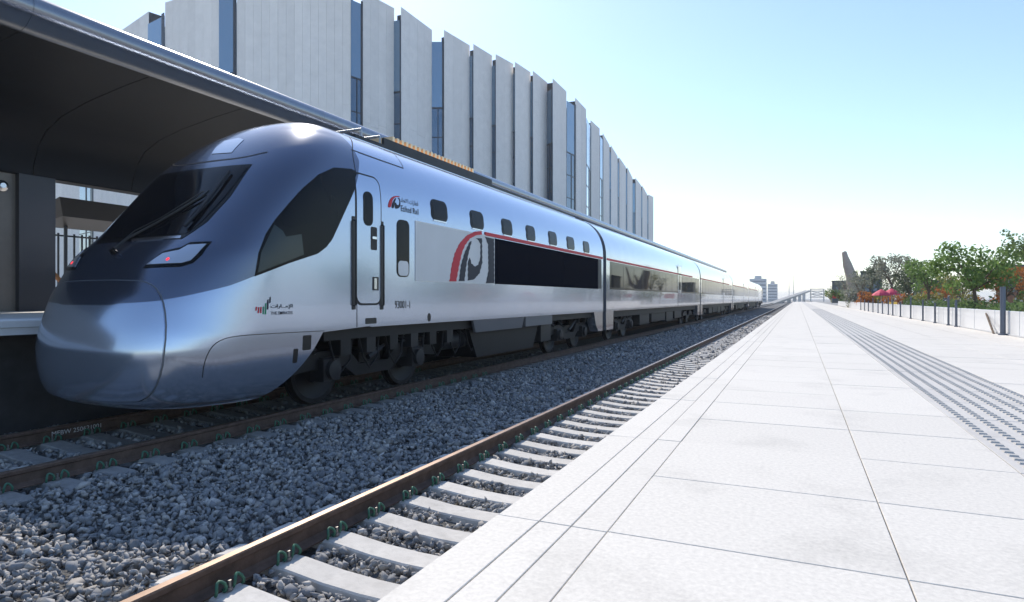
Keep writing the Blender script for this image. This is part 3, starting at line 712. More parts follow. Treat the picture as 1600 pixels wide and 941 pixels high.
for b_ in ((675,316,697,343),(736,332.5,754,356),(785,345,799,366),(823,355,835,375),(858,364,869,382),(886.5,372,896.5,389),(912,379,920,394)):
    y0, y1, z0, z1 = pxrect(*b_); w_ = patch('high_window', rrect(y0-.03, y1+.03, z0-.03, z1+.03, .13), RS, M['blackgloss'], lift=.012, dens=.12)
    q = patch('pane', rrect(y0+.02, y1-.02, z0+.02, z1-.02, .1), RS, M['glass'], lift=.017, dens=.12, parent=None); q.parent = w_
    q = patch('drip_ledge', rrect(y0+.03, y1-.03, z0-.05, z0-.028, .005), RS, M['chrome'], lift=.02, dens=.12, parent=None); q.parent = w_
# louvre field and livery
ly0, lz0, lz1 = yz(650, 392)[0], yz(652, 437)[1], yz(650, 347.5)[1]
ly1 = yz(772, 410)[0]; gy1 = yz(934, 430)[0]
xs_ = XC + HW; vs, fs = [], []; nR = int((ly1-ly0)/.022)
for i in range(nR+1):
    y = ly0 + (ly1-ly0)*i/nR; x = xs_ + (.016 if i % 2 else .004); vs += [(x, y, lz0), (x, y, lz1)]
    if i: fs.append((2*i-2, 2*i, 2*i+1, 2*i-1))
vs += [(xs_, ly0, lz0), (xs_, ly1, lz0)]
lv = wpart(mesh('louvre_panel', vs, fs, M['louvre']), lo)
fx = [(ly0-.03,ly0,lz0-.03,lz1+.03),(ly0,ly1,lz1,lz1+.03),(ly0,ly1,lz0-.03,lz0)]
for a in fx:
    mb = MB(); mb.box(xs_-.01, xs_+.012, a[0], a[1], a[2], a[3]); o = mb.build('louvre_frame', M['louvre']); o.parent = lv
# dark glazing band, in four panes
rz0, rz1 = yz(850, 381.5)[1], yz(850, 386)[1]
red_t, red_b = yz(757, 362.5)[1], yz(757, 368)[1]
bands = [772, 778.5, 826, 880, 934]
bands_y = [yz(p, 420)[0] for p in bands]
for a, b_ in zip(bands_y[:-1], bands_y[1:]):
    mb = MB(); mb.box(xs_-.01, xs_+.008, a+.008, b_-.008, lz0, red_b-.03); mb.build('dark_panel', M['darkpanel'], lo, world=True)
mb = MB(); mb.box(xs_-.01, xs_+.005, bands_y[0], bands_y[-1], lz0-.01, red_b-.02); mb.build('panel_backing', M['darkpanel'], lo, world=True)
mb = MB(); mb.box(xs_-.01, xs_+.022, yz(757.5,365)[0], YEND-.1, red_b, red_t); mb.build('red_stripe', M['red'], lo, world=True)
mb = MB(); mb.box(xs_-.01, xs_+.010, bands_y[-1]+.04, YEND-.25, lz0, red_b-.02); mb.build('end_door', M['underlt'], lo, world=True)
def lpx(pts): return [yz(540+x/3.92, 260+y/3.92) for x, y in pts]
def zig(poly, a=.018):
    out = []
    for i, p in enumerate(inset_poly(poly, .06)): out.append((p[0]+(a if i % 2 else -a)*.6, p[1]))
    return out
flat = lambda a, b, h=0.: (xs_+.018+h, a, b)
em_ = [('emblem_arc', M['red'], ((632,705),(645,612),(664,535),(694,472),(738,424),(790,400),(830,397),(830,419),(797,422),(757,443),(727,483),(707,532),(692,600),(673,705))),
       ('emblem_stroke', M['navy'], ((690,703),(703,605),(724,532),(756,462),(768,458),(748,535),(735,605),(723,703))),
       ('emblem_bowl', M['navy'], ((745,700),(746,580),(757,560),(766,595),(788,615),(808,603),(821,565),(822,478),(812,455),(795,441),(831,441),(833,590),(816,655),(782,693))),
       ('emblem_edge', M['navy'], ((856,716),(872,640),(869,480),(851,432),(905,445),(906,716)))]
for nm, m_, pts in em_: patch(nm, zig(lpx(pts)), flat, m_, lift=.003, dens=.3, smooth=False, sink=.004)
# small emblem: the same three strokes, and lettering
def emblem_small(y0, z0, sy, sz):
    for nm, m_, pts in em_[:3]:
        P = [((x-632)/201, (705-y)/308) for x, y in pts]; patch(nm, smooth_poly([(y0+u*sy, z0+v*sz) for u, v in P], 1), RS, m_, lift=.006, dens=.1, smooth=False)
a0, a1 = yz(606, 323), yz(624, 305); emblem_small(a0[0], yz(607,324)[1], a1[0]-a0[0], yz(615,304)[1]-yz(615,325)[1])
def text(name, body, y0, z0, wd, ht, m, fn, parent=lo, lift=.006, bold=0.):
    c = bpy.data.curves.new(name, 'FONT'); c.body = body; c.offset = bold; c.resolution_u = 3; o = bpy.data.objects.new(name, c); C.objects.link(o)
    bpy.context.view_layer.update(); me = bpy.data.meshes.new_from_object(o.evaluated_get(bpy.context.evaluated_depsgraph_get()))
    bpy.data.objects.remove(o); bpy.data.curves.remove(c)
    xs = [v.co.x for v in me.vertices]; ys = [v.co.y for v in me.vertices]; x0, x1, q0, q1 = min(xs), max(xs), min(ys), max(ys)
    for v in me.vertices: v.co = fn(y0+(v.co.x-x0)/(x1-x0)*wd, z0+(v.co.y-q0)/(q1-q0)*ht, lift)
    me.name = name; me.materials.clear(); me.materials.append(m); o = bpy.data.objects.new(name, me); C.objects.link(o)
    return wpart(o, parent)
t0, t1 = yz(626.5, 325), yz(653.5, 325)
zA, zB, zC_, zD = yz(640,333)[1], yz(640,324)[1], yz(640,321)[1], yz(640,312)[1]
text('lettering', 'Etihad Rail', t0[0], zA, t1[0]-t0[0], zB-zA, M['navy'], RS, bold=.004)
text('arabic_lettering', '\uFEA9\uFE8E\uFEA4\uFE97\uFEFB\uFE8D \uFE95\uFE8D\uFEAD\uFE8E\uFEC4\uFED7', t0[0], zC_, t1[0]-t0[0], zD-zC_, M['navy'], RS, bold=.004)
y0, y1, z0, z1 = pxrect(617,470,640.5,482); text('fleet_number', '93001-1', y0, z0, y1-y0, z1-z0, M['black'], RS)
def epx(x, y): return yz(380+x/11.43, 450+y/11.43)
y0, z0 = epx(490, 482); y1, z1 = epx(880, 415); text('lettering', 'THE EMIRATES', y0, z0, y1-y0, z1-z0, M['navy'], RS, bold=.004)
y0, z0 = epx(490, 382); y1, z1 = epx(880, 288); text('arabic_lettering', '\uFE95\uFE8D\uFEAD\uFE8E\u0640\u0640\uFEE3\uFEF9\uFE8D', y0, z0, y1-y0, z1-z0, M['navy'], RS, bold=.01)
for x, ya, yb, m_ in ((228,335,410,'red'),(268,340,455,'red'),(310,338,455,'red'),(355,330,475,'green'),(395,268,478,'green'),(434,205,388,'navy'),(474,160,272,'navy')):
    q = [epx(x-9, yb), epx(x+11, yb-8), epx(x+16, ya), epx(x-4, ya+8)]; patch('flag_bar', q, RS, M[m_], lift=.006, dens=.1, smooth=False)
# roof equipment
mb = MB(); mb.box(XC-.62, XC+.60, 9.6, YEND-.4, 4.80, 4.90); mb.build('roof_walkway', M['underlt'], lo, world=True)
for y in np.arange(11.0, 14.6, .17):
    mb = MB(); mb.box(XC-.2, XC+.46, y, y+.075, 4.93, 5.20); mb.build('brake_grid_fin', M['grille'], lo, world=True)
mb = MB(); mb.box(XC+.47, XC+.53, 10.6, 15.6, 4.84, 5.07); mb.box(XC-.4, XC-.32, 10.6, 15.6, 4.86, 5.03); mb.build('grid_side_frame', M['underlt'], lo, world=True)
for y in (9.9, 10.5):
    mb = MB(); mb.tube([(XC-.5,y,4.88),(XC-.5,y,5.08),(XC+.5,y,5.08),(XC+.5,y,4.88)], .025, 7); mb.build('roof_pipe', M['steel'], lo, True, 60, world=True)
mb = MB(); mb.tube([(XC+.62, y, 4.80) for y in np.linspace(9.2, YEND-.3, 8)], .022, 6); mb.build('gutter_rail', M['chrome'], lo, True, 60, world=True)

# running gear
def wheel_me():
    mb = MB(); mb.lathe([(-.07,.20),(-.06,.44),(-.07,.50),(-.07,.585),(-.035,.585),(-.03,.555),(.065,.548),(.065,.48),(.03,.43),(.02,.22),(.06,.20),(.10,.15),(.16,.13),(.165,.05)], (0,0,0), 'x', 26)
    o = mb.build('wheel', M['tread'], None, True, 35); me = o.data; bpy.data.objects.remove(o); return me
WM = wheel_me()
def part_me(name, fn, m):
    mb = MB(); fn(mb); o = mb.build(name, m, None, True, 35); me = o.data; bpy.data.objects.remove(o); return me
def frame_fn(mb):
    for s in (1, -1):
        x = s*1.22; mb.prism([(-2.0,.72),(-1.6,.90),(-.7,.90),(-.4,.62),(.4,.62),(.7,.90),(1.6,.90),(2.0,.72),(2.0,.58),(1.5,.62),(.8,.62),(.5,.42),(-.5,.42),(-.8,.62),(-1.5,.62),(-2.0,.58)], 'x', x-.08, x+.08)
    mb.box(-1.2, 1.2, -.3, .3, .5, .85)
def axle_fn(mb):
    mb.bbox(-.11, .17, -.2, .2, -.18, .2, .03); mb.lathe([(.17,.16),(.24,.15),(.25,.06)], (0,0,0), 'x', 14)
def spring_fn(mb):
    p = [(.09*math.cos(t), .09*math.sin(t), t/(2*math.pi)*.062) for t in np.linspace(0, 10*math.pi, 60)]; mb.tube(p, .02, 6)
def damper_fn(mb): mb.tube([(0,-.35,.0),(0,0,.14)], .05, 9); mb.tube([(0,0,.14),(0,.38,.30)], .03, 8)
BM = {k: part_me(k, f, m) for k, f, m in (('bogie_frame', frame_fn, M['under']), ('axle_box', axle_fn, M['underlt']), ('coil_spring', spring_fn, M['underlt']), ('damper', damper_fn, M['underlt']))}
def bogie(root, y, wb, detail=True):
    b = bpy.data.objects.new('bogie', BM['bogie_frame']); C.objects.link(b); b.parent = root; b.location = (0, y, 0); k = wb/2.4; b.scale = (1, k, 1)
    for dy in (-wb/2, wb/2):
        for s in (1, -1):
            if s < 0 and not detail: continue
            for nm, me, lx, ly, lz in (('wheel', WM, s*GA/2, dy/k, .585),) + ((('axle_box', BM['axle_box'], s*1.24, dy/k, .60), ('coil_spring', BM['coil_spring'], s*1.26, (dy-.36)/k, .88), ('coil_spring', BM['coil_spring'], s*1.26, (dy+.36)/k, .88)) if detail else ()):
                o = bpy.data.objects.new(nm, me); C.objects.link(o); o.parent = b; o.location = (lx, ly, lz); o.scale = (1, 1/k, 1)
                if s < 0: o.rotation_euler.z = math.pi
    if detail:
        for s, yy in ((1,.1),(-1,.1)):
            o = bpy.data.objects.new('damper', BM['damper']); C.objects.link(o); o.parent = b; o.location = (s*1.36, yy, .72)
    return b
bogie(lo, 9.25-13, 2.5); bogie(lo, 19.9-13, 2.5)
mb = MB(); mb.box(XC-1.5, XC+1.5, 7.7, YEND-.1, 1.08, 1.268); mb.build('underframe', M['under'], lo, world=True)
fy0, fy1 = yz(740,498)[0], yz(876,490)[0]
mb = MB(); mb.add([(XC+1.63,fy0,1.26),(XC+1.63,fy0+2.9,1.26),(XC+1.60,fy0+2.8,.98),(XC+1.60,fy0+.18,.98),(XC+1.57,fy0,1.26),(XC+1.57,fy0+2.9,1.26),(XC+1.54,fy0+2.8,.98),(XC+1.54,fy0+.18,.98)], [(0,1,2,3),(4,5,6,7),(0,1,5,4),(1,2,6,5),(2,3,7,6),(3,0,4,7)])
mb.build('skirt_panel', M['skirt'], lo, world=True)
mb = MB(); mb.box(XC+1.55, XC+1.625, fy0+3.0, fy0+5.0, 1.0, 1.26); mb.build('skirt_panel', M['skirt'], lo, world=True)
mb = MB(); mb.prism([(fy0+.1,1.05),(fy0+4.3,1.05),(fy0+3.9,.38),(fy0+.5,.38)], 'x', XC-1.45, XC+1.46); mb.build('fuel_tank', M['under'], lo, world=True)
mb = MB(); mb.box(XC+.9, XC+1.5, fy0+4.4, fy0+5.2, .5, 1.05); mb.build('equipment_box', M['underlt'], lo, world=True)
for y in (12.0, 12.9):
    mb = MB(); mb.lathe([(-.40,.05),(-.36,.2),(.36,.2),(.40,.05)], (XC+1.15, y, .82), 'y', 16); mb.build('air_tank', M['underlt'], lo, True, 40, world=True)
for k in range(7):
    y = 7.9 + k*.75; mb = MB(); mb.tube([(XC+1.42,y,1.1),(XC+1.46,y+.08,.75),(XC+1.44,y+.28,.55),(XC+1.40,y+.55,.72),(XC+1.4,y+.6,1.1)], .018, 6); mb.build('air_hose', M['under'], lo, True, 60, world=True)
for k in range(6):
    y = 8.1 + k*.68; mb = MB(); mb.box(XC+1.3, XC+1.5, y, y+.25, .82, 1.08); mb.build('valve_block', M['underlt'] if k % 2 else M['under'], lo, world=True)
mb = MB(); mb.prism([(YEND-1.1,1.266),(YEND,1.266),(YEND,.55),(YEND-.55,.55),(YEND-.85,.8)], 'x', XC+1.3, XC+1.62); mb.build('end_cowl', M['coach'], lo, world=True)

# ------------------------------------------------------------------ coaches (local coordinates: y along the train)
CL = 25.2
def coach(y0, label, group='coaches of the silver train'):
    t = empty('coach', (XC, y0, 0), label, 'train coach', group)
    vs, fs, m, yn = extrude_body(0, CL, 0, 10); fs = fs + [tuple(range(m)), tuple((yn-1)*m+i for i in range(m))]
    mesh('body_shell', vs, fs, M['coach'], t, True, angle=60)
    for s in (1, -1):
        X0, X1 = (HW-.01, HW+.008) if s > 0 else (-HW-.008, -HW+.01)
        ws_ = [.7+1.86*k for k in range(8)] + [17.2+1.86*k for k in range(4)]
        mb = MB(); mb.box(HW-.02 if s > 0 else -HW-.004, HW+.004 if s > 0 else -HW+.02, .5, 15.6, lz0, red_b-.02); mb.build('window_band', M['blackgloss'], t)
        mb = MB(); mb.box(HW-.02 if s > 0 else -HW-.004, HW+.004 if s > 0 else -HW+.02, 17.0, 24.7, lz0, red_b-.02); mb.build('window_band', M['blackgloss'], t)
        for y in ws_: mb = MB(); mb.box(X0, X1, y, y+1.74, lz0+.08, red_b-.12); mb.build('window', M['coachglass'], t)
        mb = MB(); mb.box(X0, X1+.004*s, .1, 21.5, red_b, red_t); mb.build('red_stripe', M['red'], t)
        mb = MB(); mb.box(X0, X1+.004, 15.75, 16.85, ZSILL+.05, 3.75); d = mb.build('door', M['coach'], t)
        mb = MB(); mb.box(X0, X1+.012*s, 16.0, 16.6, 2.3, 3.2); o = mb.build('door_window', M['glass'], d)
        for y in (15.70, 16.87): mb = MB(); mb.box(X0, X1, y, y+.03, ZSILL+.03, 3.85); mb.build('door_gap', M['black'], t)
    for y in (3.6, 21.6): bogie(t, y, 2.4, y < 10 and y0 < 30)
    mb = MB(); mb.box(-1.45, 1.45, .2, CL-.2, 1.0, 1.268); mb.build('underframe', M['under'], t)
    for a, b_, z in ((6.5,8.6,.5),(9.2,12.8,.55),(13.2,15.2,.45),(15.8,18.3,.55)): mb = MB(); mb.bbox(-1.4, 1.42, a, b_, z, 1.0, .02); mb.build('equipment_box', M['underlt'] if a != 9.2 else M['under'], t)
    for a, b_ in ((.02,1.1),(CL-1.1,CL-.02)): mb = MB(); mb.prism([(a,1.266),(b_,1.266),(b_-.05,.55),(a+.05,.55)], 'x', 1.3, 1.62); mb.build('end_cowl', M['coach'], t)
    r = [(x*.88, 1.2+(z-1.2)*.96) for x, z in body_prof()]; full = r + [(-x, z) for x, z in reversed(r[:-1])]
    mb = MB(); mb.prism(full, 'y', -.42, -.001); mb.build('gangway_bellows', M['black'], t)
    mb = MB(); mb.tube([(.62, y, 4.80) for y in (.4, CL/2, CL-.4)], .022, 6); mb.build('gutter_rail', M['chrome'], t, True, 60)
    return t
where = ['silver coach with red stripe, coupled directly behind the locomotive', 'second silver coach behind the locomotive', 'third silver coach behind the locomotive', 'fourth silver coach behind the locomotive']
cy = YEND + .42
for k in range(4): coach(cy, where[k]); cy += CL + .42
# power car at the far end
pc = empty('power_car', (XC, cy, 0), 'small far end power car with dark cab window, last of the train', 'power car')
r = body_prof(); full = r + [(-x, z) for x, z in reversed(r[:-1])]; m = len(full)
secs = [(0,1,1),(13,1,1),(15.5,.99,.97),(17.5,.95,.84),(19,.9,.62),(20,.82,.42),(20.4,.6,.3)]
vs = [(x*a, y, ZSILL-.5*(y > 14)*(z < 1.3)*(1 if y > 15 else .5)+(z-ZSILL)*b_) for y, a, b_ in secs for x, z in full]
fs = [(j*m+i, j*m+(i+1) % m, (j+1)*m+(i+1) % m, (j+1)*m+i) for j in range(len(secs)-1) for i in range(m)] + [tuple(range(m)), tuple((len(secs)-1)*m+i for i in range(m))]
mesh('body_shell', vs, fs, M['coach'], pc, True, angle=50)
for s in (1, -1):
    mb = MB(); mb.prism([(14.2,2.6),(16.2,2.6),(17.0,3.0),(15.6,3.7),(14.2,3.7)], 'x', s*HW-.15, s*HW+.012); mb.build('cab_window', M['glass'], pc)
    mb = MB(); mb.box(min(s*HW-.01, s*HW+.008), max(s*HW-.01, s*HW+.008), 12.0, 12.9, 1.5, 3.6); mb.build('door', M['underlt'], pc)
for y in (3.5, 15): bogie(pc, y, 2.4, False)
mb = MB(); mb.box(-1.45, 1.45, .2, 17, .9, 1.268); mb.build('underframe', M['under'], pc)
mb = MB(); mb.prism(full, 'y', -.42, -.001); mb.build('gangway_bellows', M['black'], pc)
text('rail_lettering', 'MFBW 250621001', on_x(80,676,XL)[1], -.128, on_x(157,668,XL)[1]-on_x(80,676,XL)[1], .062, M['white'], lambda a, b, h=0.: (XL+.0135, a, b), tf)

# ------------------------------------------------------------------ right side: barrier, planting, trees, distant things
XB = 3.92
tag(mesh('garden_ground', [(XB,-30,ZP-.03),(400,-30,ZP-.03),(400,600,ZP-.03),(XB,600,ZP-.03)], [(0,1,2,3)], M['forecourt']), kind='structure')
post_px = [1567,1494,1482,1461,1442,1423,1407,1395,1388,1379,1372,1364,1357,1351,1345]
def y_at(px, X): return on_x(px, 480, X).y
br = empty('white_barrier', (XB, 10, ZP), 'low white panel barrier along the far edge of the platform', 'barrier')
ye = [4.2] + [y_at(p, XB) for p in post_px]
for k in range(34):
    y = 3.6 + k*1.25*(1 + k*.02); L = 1.25*(1 + k*.04)
    mb = MB(); mb.bbox(XB+.02, XB+.06, y+.01, y+L-.01, ZP+.03, ZP+.50, .008); mb.build('barrier_panel', M['whitepanel'], br, world=True)
mb = MB(); mb.box(XB, XB+.08, 3.5, 62, ZP-.02, ZP+.028); mb.build('kerb', M['coping'], br, world=True)
ORD = 'sixth seventh eighth ninth tenth eleventh twelfth thirteenth fourteenth fifteenth'.split()
NAMES = ['thick blue grey post nearest the camera at the white barrier', 'second blue grey post along the white barrier', 'third blue grey post along the white barrier', 'fourth blue grey post along the white barrier', 'fifth blue grey post along the white barrier']
for k, p in enumerate(post_px):
    y = y_at(p, XB-.06); r_ = .05 if k == 0 else .028
    mb = MB(); mb.tube([(XB-.06,y,ZP),(XB-.06,y,ZP+(1.0 if k == 0 else .62+.1*(k % 3)))], r_, 10); mb.lathe([(0,r_*1.7),(.03,r_*1.6),(.035,r_)], (XB-.06,y,ZP), 'z', 12)
    o = mb.build('barrier_post', M['post'], None, True, 50)
    tag(o, NAMES[k] if k < 5 else ORD[k-5] + ' slim grey post along the white barrier, counted from the camera', 'post', 'posts along the white barrier')
mb = MB(); a = on_x(1553, 522, XB-.1); b_ = on_x(1541, 490, XB+.02); mb.tube([(a.x,a.y,ZP),(b_.x,b_.y,b_.z)], .022, 7)
tag(mb.build('leaning_stake', M['bark']), 'thin brown stake leaning on the white barrier', 'stake')

def foliage(name, blobs, n, size, m, parent, flat_=.5):
    """leaf quads through the volume of overlapping lobes"""
    P = []; w_ = np.array([b[3]**2 for b in blobs]); idx = rng.choice(len(blobs), n, p=w_/w_.sum())
    d = rng.normal(size=(n, 3)); d /= np.linalg.norm(d, axis=1)[:, None]; rr = rng.uniform(.35, 1.05, (n, 1))**.6
    B = np.array([b[:3] for b in blobs])[idx]; r_ = np.array([b[3] for b in blobs])[idx][:, None]
    c = B + d*rr*r_*np.array([1, 1, .8])
    u = rng.normal(size=(n, 3)); u /= np.linalg.norm(u, axis=1)[:, None]; v = np.cross(u, rng.normal(size=(n, 3))); v /= np.linalg.norm(v, axis=1)[:, None]
    s = size*rng.uniform(.6, 1.4, (n, 1)); u *= s; v *= s*flat_
    V = np.stack([c-u, c+v, c+u, c-v], 1).reshape(-1, 3); Fq = np.arange(4*n).reshape(-1, 4)
    me = bpy.data.meshes.new(name); me.vertices.add(4*n); me.vertices.foreach_set('co', V.astype(np.float32).ravel()); me.loops.add(4*n); me.loops.foreach_set('vertex_index', Fq.astype(np.int32).ravel())
    me.polygons.add(n); me.polygons.foreach_set('loop_start', np.arange(0, 4*n, 4, dtype=np.int32)); me.update(calc_edges=True); me.materials.append(m)
    o = bpy.data.objects.new(name, me); C.objects.link(o)
    return wpart(o, parent) if parent is not None else o
def tree(px, dist, top, spread, leaf, label, n=2600, cat='tree', trunkz=.45, size=None, bark='bark'):
    """px: picture column, dist: metres along the camera axis, top: height of the crown"""
    x, y = plan(px, dist); base = Vector((x, y, ZP-.03)); e = empty('tree', base, label, cat, 'trees behind the white barrier')
    H = top - base.z; rb = H*.022; mb = MB()
    fk = base + Vector((random.uniform(-.04,.04)*H, random.uniform(-.04,.04)*H, H*trunkz))
    mb.tube([base, base.lerp(fk, .5)+Vector((H*.01,0,0)), fk], [rb*1.3, rb, rb*.85], 9); mb.build('trunk', M[bark], e, True, 60, world=True)
    blobs = []
    nl = 7
    for k in range(nl):
        an = 2*math.pi*k/nl + random.uniform(-.4,.4); rad = spread*random.uniform(.25,.72); tip = Vector((base.x+math.cos(an)*rad, base.y+math.sin(an)*rad, base.z + H*random.uniform(.55,.88)))
        mb = MB(); mid = fk.lerp(tip, .5)+Vector((0,0,H*.03)); mb.tube([fk, mid, tip], [rb*.6, rb*.4, rb*.15], 6); mb.build('limb', M[bark], e, True, 60, world=True)
        blobs.append((tip.x, tip.y, tip.z, spread*random.uniform(.26,.42)))
        for _ in range(3): blobs.append((tip.x+random.gauss(0,.25)*spread, tip.y+random.gauss(0,.25)*spread, min(tip.z+random.gauss(0,.12)*H, base.z+H*.95), spread*random.uniform(.12,.24)))
    blobs.append((base.x, base.y, base.z+H*.85, spread*.3))
    foliage('crown', blobs, n, size or spread*.045, M[leaf], e)
    return e
def ztop(y, dist): return CH + (HY-y)*dist/F
for (px, dist, ytop, spx, leaf, lab, n_) in [
    (1528, 18, 378, 52, 'leaf_bright', 'bright green spreading tree above the white barrier, nearest of the trees', 4200),
    (1572, 19, 405, 34, 'leaf_rust', 'rust and orange leaved tree at the right edge', 2600),
    (1618, 13, 350, 40, 'leaf', 'dark green tree cut by the right edge of the picture', 2600),
    (1500, 24, 425, 26, 'leaf_olive', 'small olive tree with pale blossom low behind the barrier', 1800),
    (1448, 26, 402, 34, 'leaf_bright', 'leaning bright green tree left of the nearest green tree', 2800),
    (1418, 32, 418, 30, 'leaf_dark', 'dark green round tree beside the red parasols', 2400),
    (1390, 48, 396, 28, 'leaf_grey', 'tall grey green feathery tree in the middle of the row', 2600),
    (1362, 52, 412, 24, 'leaf_dark', 'dark bushy tree beside the tall bare stump', 2000),
    (1345, 50, 428, 20, 'leaf_grey', 'grey green low tree at the foot of the bare stump', 1600),
    (1470, 34, 440, 26, 'leaf_rust', 'low rust leaved bush tree behind the posts', 1500),
    (1405, 52, 440, 26, 'leaf', 'mid green low tree behind the red parasols', 1500),
    (1328, 60, 446, 15, 'leaf_grey', 'small grey tree beside the red awning', 1000),
    (1312, 112, 436, 10, 'leaf_dark', 'small far dark tree at the left end of the planting', 900), (1322, 86, 425, 13, 'leaf_grey', 'far grey tree just right of the bare stump', 900), (1335, 84, 418, 13, 'leaf_olive', 'far olive tree behind the low grey tree', 900),
    (1304, 120, 446, 9, 'leaf', 'farthest small green tree, left of all the others', 700), (1355, 78, 420, 16, 'leaf_dark', 'far dark tree behind the dark bushy tree', 900),
    (1590, 30, 430, 30, 'leaf_dark', 'dark tree behind the rust leaved tree', 1600)]:
    tree(px, dist, ztop(ytop, dist), 1.3*spx*dist/F, leaf, lab, int(n_*.85), trunkz=.42)
hd = MB(); hb_ = []
for y in np.arange(3.5, 34, .45): hb_.append((XB+.75+random.uniform(-.1,.1), y, ZP+.42+random.uniform(-.06,.08), random.uniform(.28,.42)))
hg = empty('clipped_hedge', (XB+.75, 12, ZP-.03), 'long low green hedge just behind the white barrier', 'hedge')
foliage('foliage', hb_, 9000, .05, M['leaf'], hg); foliage('blossom', [(b[0], b[1], b[2]+.12, b[3]) for b in hb_[::3]], 260, .035, M['petal'], hg)
for (px, dist, ytop, lab, cl) in ((1377, 36, 452, 'small pink red parasol, left of the two by the barrier', 'pinkcloth'), (1393, 36.5, 451, 'small pink red parasol, right of the two by the barrier', 'pinkcloth')):
    x, y = plan(px, dist); z = ztop(ytop, dist); e = empty('parasol', (x, y, ZP-.03), lab, 'parasol', 'parasols')
    mb = MB(); mb.lathe([(0,.02),(-.10,.2),(-.26,.42),(-.36,.5),(-.37,.49)], (x,y,z), 'z', 10); mb.build('canopy', M[cl], e, True, 20, world=True)
    mb = MB(); mb.tube([(x,y,ZP-.03),(x,y,z-.05)], .02, 6); mb.build('pole', M['steel'], e, world=True)
for (p0, p1, dist, yt, yb, cl, lab) in ((1300,1322,90,458,466,'redcloth','long red awning at the far left end of the planting'), (1328,1346,66,458,464,'redcloth','short red awning beside the bare stump'), (1444,1456,28,468,475,'redcloth','small red awning between the barrier posts'), (1388,1402,37,472,478,'yellow','yellow fabric sign board below the parasols')):
    x0, y0 = plan(p0, dist); x1, y1 = plan(p1, dist); zt, zb = ztop(yt, dist), ztop(yb, dist); e = empty('awning', ((x0+x1)/2, (y0+y1)/2, ZP-.03), lab, 'awning', 'fabric awnings')
    dv = Vector((x0, y0, 0)).normalized()*.6; mb = MB(); mb.add([(x0,y0,zb),(x1,y1,zb),(x1+dv.x,y1+dv.y,zt),(x0+dv.x,y0+dv.y,zt),(x0,y0,zb-.03),(x1,y1,zb-.03),(x1+dv.x,y1+dv.y,zt-.05),(x0+dv.x,y0+dv.y,zt-.05)], [(0,1,2,3),(4,5,6,7),(0,1,5,4),(1,2,6,5),(2,3,7,6),(3,0,4,7)])
    mb.build('canvas', M[cl], e, world=True)
    for x, y in ((x0,y0),(x1,y1)): mb = MB(); mb.tube([(x,y,ZP-.03),(x,y,zb)], .03, 6); mb.build('pole', M['steel'], e, world=True)
# tall bare stump, slate building, brown wall
x, y = plan(1319, 76); e = empty('bare_stump', (x, y, ZP-.03), 'tall bare tapering grey brown palm stump, tallest thing in the planting', 'stump')
t_ = ztop(393, 76); mb = MB(); mb.tube([(x+1.7,y,ZP-.03),(x+1.5,y,ZP+(t_-ZP)*.15),(x+1.15,y+.1,ZP+(t_-ZP)*.35),(x+.75,y,ZP+(t_-ZP)*.55),(x+.35,y,ZP+(t_-ZP)*.75),(x+.12,y,ZP+(t_-ZP)*.9),(x,y,t_-.1),(x-.05,y,t_)], [.95,.80,.85,.60,.52,.34,.30,.12], 11); mb.build('trunk', M['bark_pale'], e, True, 60, world=True)
for (dx, h_) in ((2.1,.62),(3.4,.85)):
    mb = MB(); mb.tube([(x+.7,y,ZP+(t_-ZP)*.2),(x+dx*.8,y,ZP+(t_-ZP)*.45),(x+dx,y,ZP+(t_-ZP)*h_)], [.35,.25,.08], 9); mb.build('limb', M['bark_pale'], e, True, 60, world=True)
def hut(p0, p1, dist, yt, m, label, dep=5.):
    x0, y0 = plan(p0, dist); x1, y1 = plan(p1, dist); z1 = ztop(yt, dist); d = Vector((x0+x1, y0+y1, 0)).normalized()*dep
    e = empty('low_building', ((x0+x1)/2, (y0+y1)/2, ZP-.03), label, 'building', 'low buildings behind the trees'); mb = MB()
    mb.prism([(x0,y0),(x1,y1),(x1+d.x,y1+d.y),(x0+d.x,y0+d.y)], 'z', ZP-.03, z1); mb.build('wall', m, e, world=True)
    mb = MB(); q = [(x0,y0),(x1,y1),(x1+d.x,y1+d.y),(x0+d.x,y0+d.y)]; cx_, cy_ = sum(a for a, b in q)/4, sum(b for a, b in q)/4
    mb.prism([(cx_+(a-cx_)*1.06, cy_+(b-cy_)*1.06) for a, b in q], 'z', z1, z1+.15); mb.build('roof', M['darkwall'], e, world=True)
    for f in (.3, .68):
        a, b = Vector((x0,y0,0)).lerp(Vector((x1,y1,0)), f-.09), Vector((x0,y0,0)).lerp(Vector((x1,y1,0)), f+.09); mb = MB(); n_ = -d.normalized()*.03
        mb.prism([(a.x+n_.x,a.y+n_.y),(b.x+n_.x,b.y+n_.y),(b.x-n_.x,b.y-n_.y),(a.x-n_.x,a.y-n_.y)], 'z', ZP+(z1-ZP)*.45, ZP+(z1-ZP)*.75); mb.build('window', M['farwin'], e, world=True)
